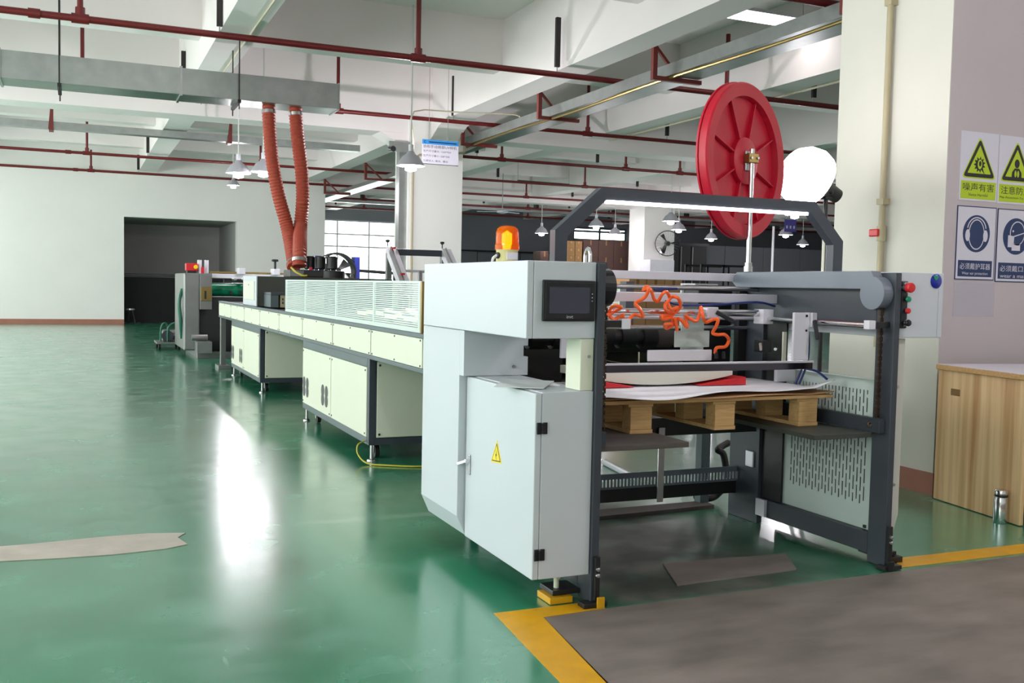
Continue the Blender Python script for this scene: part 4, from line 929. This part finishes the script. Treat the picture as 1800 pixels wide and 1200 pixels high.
T1 = conveyor('uv_conveyor', 'cream panelled conveyor section with slatted guard next to the stacker', 0, 5, (2.6, 7.5, 0))
cabinet(T1, 6.715, 8.94, 7.84, 0)
B('leg', 'frame_grey', CX0, CX0+.06, 4.75, 4.81, 0, .725, T1, .002); B('leg', 'frame_grey', CX1-.06, CX1, 4.75, 4.81, 0, .725, T1, .002)
T2 = conveyor('uv_conveyor', 'far cream conveyor section carrying the dark dryer hood', 5, 9, (2.6, 12.4, 0))
cabinet(T2, 11.24, 13.48, 12.41, 0)
for x in (CX0, CX1-.07):
    B('leg', 'machine_metal', x, x+.07, 14.55, 14.65, .05, .725, T2, .002); B('leg_base', 'machine_metal', x-.05, x+.12, 14.4, 14.78, .0, .05, T2, .003)
# slatted guards
def guard(x, ya, yb, label, divs, lamps):
    T = thing('slatted_guard', label, 'guard', (x, (ya+yb)/2, .959))
    z0, z1 = .9595, 1.272
    B('guard_frame', 'mint_guard', x, x+.012, ya, yb, z0, z0+.02, T); B('guard_frame', 'mint_guard', x, x+.012, ya, yb, z1-.015, z1, T)
    for y in divs: B('divider', 'mint_guard', x, x+.012, y-.018, y+.018, z0+.02, z1-.015, T)
    m = MB(); n = 21; h = (z1-.015-z0-.02)/n
    for i in range(n): z = z0+.02+h*i; m.box(x+.001, x+.010, ya, yb, z, z+h*.68)
    m.build('slat', 'mint_guard', T)['kind'] = 'stuff'
    return T
guard(1.885, 5.66, 9.88, 'mint slatted metal guard along the walkway side of the conveyor', (5.69, 6.69, 7.79, 8.95, 9.86), True)
guard(3.32, 5.75, 9.88, 'mint slatted metal guard along the far side of the conveyor', (5.78, 6.69, 7.79, 8.95, 9.86), True)
B('edge_strip', 'brass', 1.882, 1.90, 5.63, 5.657, .9595, 1.27, T1)
B('rear_post', 'charcoal', 3.30, 3.36, 5.66, 5.74, .959, 1.30, T1)
for i, y in enumerate((6.2, 6.95, 7.45, 8.3)):
    ul = thing('uv_lamp', 'glowing drying lamp behind the slatted guard', 'lamp', (2.6, y, .9455), 'drying lamps inside the conveyor')
    B('lamp_tube', 'uv_lamp', 2.25, 2.9, y, y+.2, .985, 1.015, ul); B('lamp_hood', 'steel', 2.24, 2.91, y-.02, y+.22, 1.017, 1.03, ul)
    for x in (2.26, 2.87): B('lamp_leg', 'black_metal', x, x+.02, y+.08, y+.12, .9455, .985, ul)
# dark dryer hood across the belt
HD = thing('dryer_hood', 'dark olive dryer hood box standing across the far conveyor', 'dryer', (2.6, 12.2, .959))
MB().box(1.92, 3.55, 11.76, 12.74, .9595, 1.31).build('hood_body', 'dark_olive', HD, .004)
B('hood_side', 'light_panel_grey', 1.905, 1.9195, 11.75, 12.74, .9595, 1.311, HD, .003); B('access_panel', 'cream', 1.898, 1.9045, 11.87, 12.66, 1.03, 1.25, HD, .003)
MB().box(1.893, 1.898, 12.24, 12.30, 1.20, 1.215).build('panel_latch', 'steel', HD)
CB = thing('lamp_control_box', 'small beige control box with dark lid in front of the dryer hood', 'control box', (2.2, 11.5, .96))
B('box_body', 'pvc_beige', 2.10, 2.6, 11.30, 11.73, .9595, 1.10, CB, .003); B('box_lid', 'charcoal', 1.99, 2.62, 11.28, 11.74, 1.1005, 1.13, CB, .003); B('box_cheek', 'frame_grey', 1.99, 2.08, 11.29, 11.73, .9595, 1.10, CB, .003)
for z in (1.0, 1.04): B('switch', 'black_plastic', 2.12, 2.135, 11.292, 11.30, z, z+.025, CB)
# blower with motor cylinders on the hood
BL = thing('blower', 'black drum blower with three motor cylinders on the dryer hood', 'blower', (2.65, 12.3, 1.31))
MB().prism([(2.36, 12.1), (2.5, 11.95), (2.9, 11.95), (3.0, 12.1), (3.0, 12.5), (2.36, 12.5)], 'xy', 1.3105, 1.40).build('blower_housing', 'black_metal', BL, .01)
MB().lathe([(.16, 0), (.16, .08), (.15, .085)], (2.86, 12.05, 1.3108), n=32).build('drum', 'black_metal', BL, smooth=True)
for x, y in ((2.66, 12.36), (2.76, 12.24), (2.88, 12.12)):
    mo = MB().lathe([(.055, .10), (.07, .115), (.07, .255), (.06, .265), (.001, .268)], (x, y, 1.3105), n=24).build('motor', 'black_metal', BL, smooth=True)
    for k in range(3): a = 2*math.pi*k/3; MB().cyl((x+.055*math.cos(a), y+.055*math.sin(a), 1.40), (x+.055*math.cos(a), y+.055*math.sin(a), 1.43), .006, 6).build('motor_stud', 'chrome', mo)
B('red_plug', 'signal_red', 2.60, 2.635, 12.10, 12.14, 1.4005, 1.435, BL, .004)
MB().tube(smooth_path([U(512, 470, Y=12.0), U(520, 478, Y=11.9), U(532, 484, Y=11.85), U(540, 484, Y=11.84)], 5), .012, 8).build('earth_lead', 'cable_yellow', BL, smooth=True)
# yellow lead from the cabinet along the floor
tag(MB().tube(smooth_path([(1.865, 6.78, .14), (1.80, 6.74, .12), (1.79, 6.70, .06), (1.83, 6.60, .012), (1.95, 6.5, .008), (2.15, 6.40, .008), (2.35, 6.42, .008)], 7), .0055, 8).build('yellow_lead', 'cable_yellow', loc=(1.9, 6.6, 0)), 'thin yellow lead hanging from the cabinet to the floor', 'cable')

# ================================================================== TILTED SCREEN CARRIAGE behind the conveyor
FY = 12.95
SF = thing('screen_carriage', 'tilted silver frame carriage with dark crossbar in front of the column', 'frame', (4.3, FY, 0))
SX0 = U(682, 438, Y=FY).x; SX1 = U(778, 443, Y=FY).x; ZT = U(682, 438, Y=FY).z
for i, x in enumerate((SX0, SX1)):
    MB().bar((x, FY, ZT), (x+.02, FY-.75, ZT-.62), .06, .10).build('outer_rail', 'alu', SF, .004)
    MB().bar((x+.075, FY, ZT+.02), (x+.095, FY-.75, ZT-.60), .08, .035).build('slide_rail', 'white_metal', SF, .003)
    MB().bar((x+.035, FY-.03, ZT+.04), (x+.052, FY-.70, ZT-.515), .012, .02).build('guide_strip', 'steel', SF)
    MB().cyl((x, FY+.02, ZT+.04), (x, FY+.02, ZT+.10), .008, 8).lathe([(.012, .05), (.032, .07), (.026, .09), (.001, .092)], (x, FY+.02, ZT+.04), n=14).build('clamp_knob', 'black_plastic', SF, smooth=True)
    B('leg', 'machine_metal', x-.03, x+.04, FY-.06, FY+.02, 0, ZT-.05, SF, .003); B('leg', 'machine_metal', x-.02, x+.05, FY-.80, FY-.73, 0, ZT-.64, SF, .003)
    B('cheek_plate', 'cream', x-.012, x+.02, FY-.55, FY-.07, .9, ZT-.42, SF)
MB().bar((SX0+.1, FY-.04, ZT-.035), (SX1-.03, FY-.04, ZT-.035), .035, .085).build('crossbar', 'charcoal', SF, .003)
MB().bar((SX0+.13, FY-.33, ZT-.29), (SX1-.03, FY-.33, ZT-.29), .02, .035).build('crossbar', 'alu', SF, .002)
MB().box(SX0+.32, SX0+.37, FY-.37, FY-.33, ZT-.43, ZT-.28).build('clip', 'steel', SF, .003)
for k in (0, 1): B('red_clip', 'signal_red', SX0+.03, SX0+.075, FY-.12-.42*k, FY-.06-.42*k, ZT+.005-.35*k, ZT+.03-.35*k, SF)

# ================================================================== COOLING FAN with blue frame
fc = U(590, 468, Y=15.2); FN = thing('floor_fan', 'black axial cooling fan with blue frame in front of the bright window', 'fan', (fc.x, 15.2, 0))
fr = .27; ZF = 1.42
MB().lathe([(fr, -.12), (fr+.03, -.12), (fr+.03, .12), (fr, .12), (fr, -.12)], (fc.x, 15.2, ZF), (0, 1, 0), 36, caps=False).build('fan_ring', 'black_metal', FN, smooth=True)
for k in range(6):
    a = 2*math.pi*k/6+.4; c_, s_ = math.cos(a), math.sin(a); c2, s2 = math.cos(a+.6), math.sin(a+.6)
    MB().add([(fc.x+.05*c_, 15.17, ZF+.05*s_), (fc.x+.25*c_, 15.14, ZF+.25*s_), (fc.x+.25*c2, 15.24, ZF+.25*s2), (fc.x+.05*c2, 15.22, ZF+.05*s2), (fc.x+.05*c_, 15.176, ZF+.05*s_), (fc.x+.25*c_, 15.146, ZF+.25*s_), (fc.x+.25*c2, 15.246, ZF+.25*s2), (fc.x+.05*c2, 15.226, ZF+.05*s2)], [(0,1,2,3),(7,6,5,4),(0,4,5,1),(1,5,6,2),(2,6,7,3),(3,7,4,0)]).build('fan_blade', 'machine_metal', FN)
MB().cyl((fc.x, 15.12, ZF), (fc.x, 15.28, ZF), .07, 20).build('fan_hub', 'black_metal', FN, smooth=True)
for dx in (-.34, .27): B('fan_post', 'frame_blue', fc.x+dx, fc.x+dx+.09, 15.1, 15.3, 0, ZF+.24, FN, .004)
B('fan_base', 'frame_blue', fc.x-.34, fc.x+.36, 15.0, 15.4, .0, .08, FN, .004)
MB().bar((fc.x+.36, 15.2, ZF+.03), (fc.x+.98, 15.2, ZF), .05, .05).build('side_arm', 'black_metal', FN, .004); B('arm_post', 'black_metal', fc.x+.93, fc.x+.97, 15.18, 15.22, 0, ZF-.02, FN)

# ================================================================== FAR PRINTING PRESS
PR = thing('printing_press', 'grey cylinder printing press with green roller at the end of the line', 'press', (2.4, 17.3, 0))
B('side_frame', 'machine_metal', 1.56, 1.80, 16.6, 18.2, .12, 1.36, PR, .02); B('side_frame', 'machine_metal', 3.3, 3.5, 16.6, 18.2, .12, 1.36, PR, .02)
B('front_plate', 'machine_metal', 1.802, 1.99, 16.58, 16.62, .78, 1.36, PR, .004); B('brass_plate', 'brass', 1.815, 1.985, 16.565, 16.58, .92, 1.14, PR, .004); B('plate_slot', 'black_metal', 1.87, 1.90, 16.555, 16.566, .95, 1.08, PR)
B('press_body', 'machine_dark', 1.801, 3.299, 16.7, 18.1, .1, .98, PR, .01); B('base_skid', 'machine_metal', 1.75, 3.5, 16.45, 18.3, .0, .10, PR, .005)
MB().cyl((1.81, 16.95, 1.10), (3.29, 16.95, 1.10), .11, 28).build('green_cylinder', 'green_roller', PR, smooth=True)
for i in range(6): MB().prism([(2.3+.16*i, 1.03), (2.35+.16*i, 1.03), (2.33+.16*i, 1.08), (2.30+.16*i, 1.08)], 'xz', 16.82, 16.86).build('gripper_finger', 'black_metal', PR)
B('top_rail', 'white_metal', 2.0, 3.5, 16.7, 16.8, 1.29, 1.36, PR, .004); B('top_rail', 'brass', 2.0, 3.5, 16.9, 16.95, 1.37, 1.40, PR, .004); B('ink_rail', 'black_metal', 2.2, 3.3, 16.75, 16.85, 1.22, 1.28, PR)
for x in (2.42, 2.98, 3.3): B('rail_carriage', 'white_metal', x, x+.10, 16.62, 16.95, 1.36, 1.46, PR, .006)
for x in (2.3, 2.45, 2.62): MB().cyl((x, 16.6, 1.27), (x+.08, 16.6, 1.27), .03, 12).build('adjuster', 'chrome', PR, smooth=True)
MB().lathe([(.02, 0), (.02, .12), (.06, .13), (.05, .16), (.001, .165)], (3.03, 16.8, 1.46), n=16).build('hand_knob', 'black_plastic', PR, smooth=True)
B('motor_box', 'signal_red', 1.62, 1.80, 16.9, 17.1, 1.40, 1.52, PR, .01); B('motor_base', 'black_metal', 1.64, 1.78, 16.92, 17.08, 1.36, 1.40, PR); MB().lathe([(.035, 0), (.03, .02), (.001, .025)], (1.77, 16.9, 1.46), (0, -1, 0), 14).build('gauge', 'warn_yellow', PR, smooth=True)
B('red_bottle', 'signal_red', 1.85, 1.90, 16.85, 16.9, 1.36, 1.46, PR, .005)
for x in (1.84, 1.95): MB().cyl((x, 17.0, 1.36), (x, 17.0, 1.58), .035, 12).build('filter_cup', 'white_metal', PR, smooth=True)
MB().tube(smooth_path([(1.56, 16.9, 1.10), (1.51, 16.85, .9), (1.53, 16.85, .6), (1.56, 16.95, .3)], 6), .03, 8).build('side_hose', 'green_hose', PR, smooth=True)
MB().cyl((1.66, 16.4, .34), (1.90, 16.4, .34), .05, 14).build('motor_shaft', 'steel', PR, smooth=True)
B('step_plate', 'machine_metal', 1.72, 1.95, 16.2, 16.58, .10, .28, PR, .004)
PU = thing('vacuum_pump', 'grey vacuum pump with green hoses on a low cart', 'pump', (1.57, 19.0, 0))
B('cart_deck', 'machine_metal', 1.29, 1.72, 18.6, 19.3, .10, .135, PU, .004)
for x, y in ((1.34, 18.65), (1.67, 18.65), (1.34, 19.25), (1.67, 19.25)): MB().cyl((x-.02, y, .05), (x+.02, y, .05), .05, 14).build('cart_wheel', 'black_rubber', PU, smooth=True)
B('pump_body', 'machine_metal', 1.39, 1.68, 18.75, 19.15, .135, .33, PU, .03); MB().cyl((1.48, 18.7, .24), (1.48, 19.2, .24), .10, 20).build('pump_motor', 'charcoal', PU, smooth=True); B('pump_window', 'black_metal', 1.48, 1.62, 18.74, 18.75, .17, .24, PU)
for k, (xa, xb) in enumerate(((1.36, 1.5), (1.48, 1.72))):
    MB().tube(smooth_path([(xa, 18.7, .14), (xa+.01, 18.7, .38), ((xa+xb)/2, 18.72, .47), (xb-.01, 18.74, .38), (xb, 18.74, .16)], 7), .018, 8).build('pump_hose', 'green_hose', PU, smooth=True)
# things inside the dark doorway
DW = thing('dark_screen', 'black low screen with rail filling the lower doorway', 'screen', (2.68, 30.0, 0))
B('screen_panel', 'doorway_black', oL+.02, oR-.02, 30.0, 30.06, .02, 1.30, DW); B('screen_rail', 'black_metal', oL+.02, oR-.02, 29.9, 30.1, 1.32, 1.40, DW, .01)
for x in (oL+.4, oR-.4): B('screen_foot', 'black_metal', x-.05, x+.05, 29.8, 30.3, 0, .03, DW)
ST2 = thing('stool', 'small black round stool inside the dark doorway', 'stool', (1.35, 29.55, 0))
MB().cyl((1.36, 29.6, .38), (1.36, 29.6, .42), .13, 18).build('seat', 'steel', ST2, smooth=True)
for k in range(3): a = 2*math.pi*k/3; MB().bar((1.36+.05*math.cos(a), 29.6+.05*math.sin(a), .38), (1.36+.13*math.cos(a), 29.6+.13*math.sin(a), 0), .025, .025).build('leg', 'black_metal', ST2)
# ================================================================== NOTICES IN THE HALL
def notice():
    y = 16.2; a = U(742, 246, Y=y); b = U(806, 248, Y=y); c = U(742, 287, Y=y)
    x0, x1, z0, z1 = a.x, b.x, c.z, (a.z+b.z)/2; H = z1-z0; W = x1-x0
    R = thing('hanging_notice', 'white hanging machine notice with blue header in front of the column', 'sign', ((x0+x1)/2, y, z0))
    bd = B('notice_board', 'sign_white', x0, x1, y-.008, y, z0, z1, R, .003)
    B('notice_edge', 'charcoal', x0, x1, y-.010, y-.002, z0-.008, z0+.002, R)
    B('header_bar', 'header_blue', x0, x1, y-.0095, y-.0082, z1-.19*H, z1, R)
    MB().prism([(x0+.08*W+.022*math.cos(math.radians(t)), z1-.095*H+.022*math.sin(math.radians(t))) for t in range(50, 311, 20)]+[(x0+.08*W+.012*math.cos(math.radians(t)), z1-.095*H+.012*math.sin(math.radians(t))) for t in range(310, 49, -20)], 'xz', y-.0105, y-.0095).build('header_emblem', 'sign_blue', R)
    B('header_print', 'sign_blue', x0+.18*W, x1-.06*W, y-.0102, y-.0095, z1-.12*H, z1-.07*H, R)
    for tx, zf, wf, hf in (('协和手动局部UV样机', .72, .92, .13), ('生产尺寸最大: 1220*920', .53, .76, .09), ('生产尺寸最小: 520*320', .34, .72, .09), ('TS责任人: 谭沛、蔡仪', .13, .68, .085)):
        text(tx, 'sign_black', R, x0+.02, y-.0105, z0+zf*H, width=W*wf, height=H*hf, align='LEFT')
    for x in (x0+.12, x1-.2): MB().cyl((x, y-.004, z1), (x, y-.004, ZC-.001), .004, 6).build('hanging_wire', 'steel', R)
notice()
y = 22; a = U(1379, 385, Y=y); b = U(1399, 408, Y=y)
R = thing('hanging_notice', 'small purple hanging sign near the right arch leg', 'sign', (a.x, y, b.z))
B('notice_board', 'purple_sign', a.x, b.x, y-.008, y, b.z, a.z, R, .003)
for k in range(3): 
    x = a.x+(b.x-a.x)*(.2+.3*k); B('notice_mark', 'sign_white', x-.02, x+.03, y-.011, y-.0085, b.z+.09, b.z+.17, R)
MB().cyl(((a.x+b.x)/2, y-.004, a.z), ((a.x+b.x)/2, y-.004, ZC-.001), .004, 6).build('hanging_wire', 'steel', R)

# ================================================================== CARTONS IN THE HALL
def carton_stack(u0, u1, v_top, Y, nx, nz, mat, lab, grp, ztop=None, dep=.6, name='carton'):
    a = U(u0, v_top, Y=Y); b = U(u1, v_top, Y=Y); zt = a.z if ztop is None else ztop; w_ = (b.x-a.x)/nx; h = zt/nz
    o = None
    for i in range(nx):
        for k in range(nz):
            j = random.uniform(-.003, .003)
            rw = ('bottom' if k == 0 else 'top' if k == nz-1 else ['second', 'third', 'fourth', 'fifth', 'sixth', 'seventh', 'eighth', 'ninth', 'tenth'][k-1])
            r = thing(name, lab+', '+rw+' layer', 'carton', (a.x+w_*(i+.5)+j, Y+dep/2, h*k), grp)
            if o is None:
                c = r.location
                B('carton_body', mat, c.x-w_/2+.008, c.x+w_/2-.008, Y, Y+dep, c.z+.001, c.z+h-.002, r, .004)
                B('carton_tape', 'bundle' if mat != 'bundle' else 'cardboard', c.x-.025, c.x+.025, Y-.002, Y, c.z+h*.7, c.z+h-.003, r)
                o = r
            else:
                for ch in kids(o):
                    q = ch.copy(); COL.objects.link(q); q.parent = r
random.seed(11)
carton_stack(1105, 1200, 489, 13.5, 3, 3, 'cardboard_pale', 'pale brown carton stacked behind the stacker cross bars', 'pale cartons behind the stacker')
carton_stack(1025, 1106, 421, 30.5, 3, 5, 'cardboard_dark', 'dark brown carton in the tall block under the strip window', 'dark cartons under the strip window')
carton_stack(998, 1024, 423, 30.2, 2, 11, 'bundle', 'flat tan cardboard bundle beside the dark carton block', 'tan cardboard bundles', dep=.9, name='cardboard_bundle')
carton_stack(950, 965, 441, 30.2, 1, 4, 'cardboard_dark', 'brown carton in the narrow stack beside the left arch leg', 'cartons beside the arch leg')

# blue hand lift beside the beacon
p = U(920, 440, Y=26); HL = thing('hand_lift', 'blue hand lift mast standing in the far hall behind the beacon', 'lift', (p.x, 26, 0))
for dx in (-.12, .10): B('mast', 'frame_blue', p.x+dx, p.x+dx+.05, 25.97, 26.03, 0, 1.85, HL)
B('mast_head', 'frame_blue', p.x-.16, p.x+.20, 25.95, 26.05, 1.85, 2.02, HL, .01); B('lift_base', 'frame_blue', p.x-.2, p.x+.22, 25.6, 26.2, 0, .12, HL)
for z in [.3+.2*i for i in range(7)]: B('rung', 'black_metal', p.x-.07, p.x+.10, 25.98, 26.02, z, z+.05, HL)

# wall fan on the far column
FC = U(1167, 428, Y=28.85); WF = thing('wall_fan', 'round wire wall fan mounted on the far white column', 'fan', (FC.x, 29.0, FC.z-.4))
rf = .42
fax = Vector((-.35, -.9, -.1)).normalized(); fs_ = fax.cross(Vector((0, 0, 1))).normalized(); fu = fs_.cross(fax); fo = Vector((FC.x, 28.62, FC.z))
def fp(a, r, h): return fo+fs_*(r*math.cos(a))+fu*(r*math.sin(a))+fax*h
MB().tube([fp(2*math.pi*i/36, rf, 0) for i in range(36)], .014, 6, closed=True).build('fan_guard_ring', 'black_metal', WF, smooth=True)
m = MB()
for k in range(24): a = 2*math.pi*k/24; m.cyl(fp(a, .06, .09), fp(a, rf, 0), .004, 4)
m.build('fan_guard_wires', 'steel', WF)
for k in range(3):
    a = 2*math.pi*k/3+.95; MB().add([fp(a-.12, .05, .0), fp(a-.18, .36, .0), fp(a+.18, .36, .04), fp(a+.12, .05, .03), fp(a-.12, .05, .01), fp(a-.18, .36, .01), fp(a+.18, .36, .05), fp(a+.12, .05, .04)], [(0,1,2,3),(7,6,5,4),(0,4,5,1),(1,5,6,2),(2,6,7,3),(3,7,4,0)]).build('fan_blade', 'black_metal', WF)
MB().cyl(fp(0, 0, .08), fp(0, 0, -.16), .085, 16).build('fan_motor', 'black_metal', WF, smooth=True)
MB().bar(fp(0, 0, -.12), (FC.x, 28.995, FC.z-.25), .05, .05).build('fan_arm', 'black_metal', WF); B('fan_plate', 'steel', FC.x-.08, FC.x+.08, 28.97, 28.999, FC.z-.38, FC.z-.14, WF)
# white cabinet with lamp under the fan
p0 = U(1143, 456, Y=28.3); p1 = U(1185, 475, Y=28.3)
tag(B('wall_cabinet', 'white_metal', p0.x, p1.x, 28.3, 28.97, 0, p0.z, loc=(p0.x+.5, 28.6, 0), bevel=.01), 'white cabinet standing below the wall fan', 'cabinet')
# rack frame and dark partition far right
p0 = U(1205, 425, Y=34); p1 = U(1470, 425, Y=34)
PT = thing('partition', 'plain dark grey partition at the far right of the hall', 'partition', ((p0.x+p1.x)/2, 34, 0))
for i in range(4): w_ = (p1.x-p0.x)/4; B('partition_panel', 'far_grey', p0.x+w_*i+.01, p0.x+w_*(i+1)-.01, 34, 34.1, .0, 3.1, PT, .004)
p0 = U(1234, 464, Y=24); p1 = U(1310, 464, Y=24)
RK = thing('steel_rack', 'black steel rack frame standing before the dark partition', 'rack', ((p0.x+p1.x)/2, 24, 0))
for x in (p0.x, (p0.x+p1.x)/2, p1.x):
    for yy in (24, 24.8): B('upright', 'black_metal', x-.03, x+.03, yy, yy+.05, 0, p0.z, RK)
for z in (.3, 1.0, p0.z-.06):
    for yy in (24, 24.8): B('rack_beam', 'black_metal', p0.x, p1.x, yy, yy+.05, z, z+.06, RK)
B('rack_shelf', 'cardboard_dark', p0.x, p1.x, 24.05, 24.8, 1.06, 1.08, RK); B('rack_shelf', 'cardboard_dark', p0.x, p1.x, 24.05, 24.8, .36, .38, RK)
# black column with strings of small lights
p = U(1205, 440, Y=33); DP = thing('curtain', 'dark plastic strip curtain with two glinting edges', 'curtain', (p.x, 33, 0))
B('curtain_sheet', 'machine_dark', p.x-1.2, p.x+1.0, 33, 33.04, .0, 3.0, DP); B('curtain_rail', 'black_metal', p.x-1.3, p.x+1.1, 32.98, 33.06, 3.0, 3.1, DP)
for u in (1198, 1218):
    q = U(u, 440, Y=32.95); MB().cyl((q.x, 32.95, .1), (q.x, 32.95, 2.95), .02, 6).build('metal_strip', 'chrome', DP)
# white pedestal machine seen between the bars
p0 = U(1222, 498, Y=9.5); p1 = U(1262, 512, Y=9.5)
WM = thing('white_stand', 'small white framed stand behind the stacker cross bars', 'stand', ((p0.x+p1.x)/2, 9.5, 0))
B('stand_top', 'white_metal', p0.x, p1.x, 9.5, 9.8, p0.z-.02, p0.z, WM, .003)
for x in (p0.x, p1.x-.03): B('leg', 'white_metal', x, x+.03, 9.5, 9.53, 0, p0.z-.02, WM); B('leg', 'white_metal', x, x+.03, 9.77, 9.8, 0, p0.z-.02, WM)
B('stand_shelf', 'white_metal', p0.x, p1.x, 9.5, 9.8, .45, .47, WM, .003)
# far ceiling fan
p = U(883, 372, Y=27); CFN = thing('ceiling_fan', 'white ceiling fan on a long rod above the beacon', 'ceiling fan', p)
MB().cyl(p, (p.x, p.y, soffit(p.x, p.y)-.001), .014, 8).build('down_rod', 'steel', CFN); MB().lathe([(.06, -.06), (.16, -.03), (.16, .03), (.06, .07), (.02, .09)], p, n=20).build('fan_motor', 'white_metal', CFN, smooth=True)
for k in range(3): a = .5+2*math.pi*k/3; MB().bar(p+Vector((.14*math.cos(a), .14*math.sin(a), 0)), p+Vector((.75*math.cos(a), .75*math.sin(a), 0)), .13, .012).build('fan_blade', 'white_metal', CFN)

# bits lying on the floor behind the lift
a = U(1062, 812, Z=.02); b = U(1112, 838, Z=.02)
tag(MB().cyl(a, b, .02, 12).build('floor_tube', 'white_metal', loc=(a.x, a.y, 0), smooth=True), 'white tube lying on the floor behind the slotted rail', 'tube')
tag(MB().tube(smooth_path([U(1222, 872, Z=.03), U(1245, 876, Z=.03), U(1262, 868, Z=.05), U(1277, 845, Y=4.75), U(1272, 800, Y=4.78), U(1262, 790, Y=4.8), U(1280, 778, Y=4.85)], 6), .02, 10).build('black_hose', 'black_rubber', loc=U(1245, 876, Z=0), smooth=True), 'black hose looping up from the floor beside the rear post', 'hose')

a = U(800, 439, Y=39.2); HR = thing('hand_rail', 'thin dark rail along the grey far wall behind the beacon', 'rail', (a.x+4, 39.2, 0))
MB().cyl((a.x-1, 39.2, a.z), (a.x+7, 39.2, a.z), .03, 8).build('rail_tube', 'black_metal', HR, smooth=True)
for i in range(5): MB().cyl((a.x-1+2*i, 39.2, 0), (a.x-1+2*i, 39.2, a.z), .025, 8).build('rail_post', 'black_metal', HR, smooth=True)
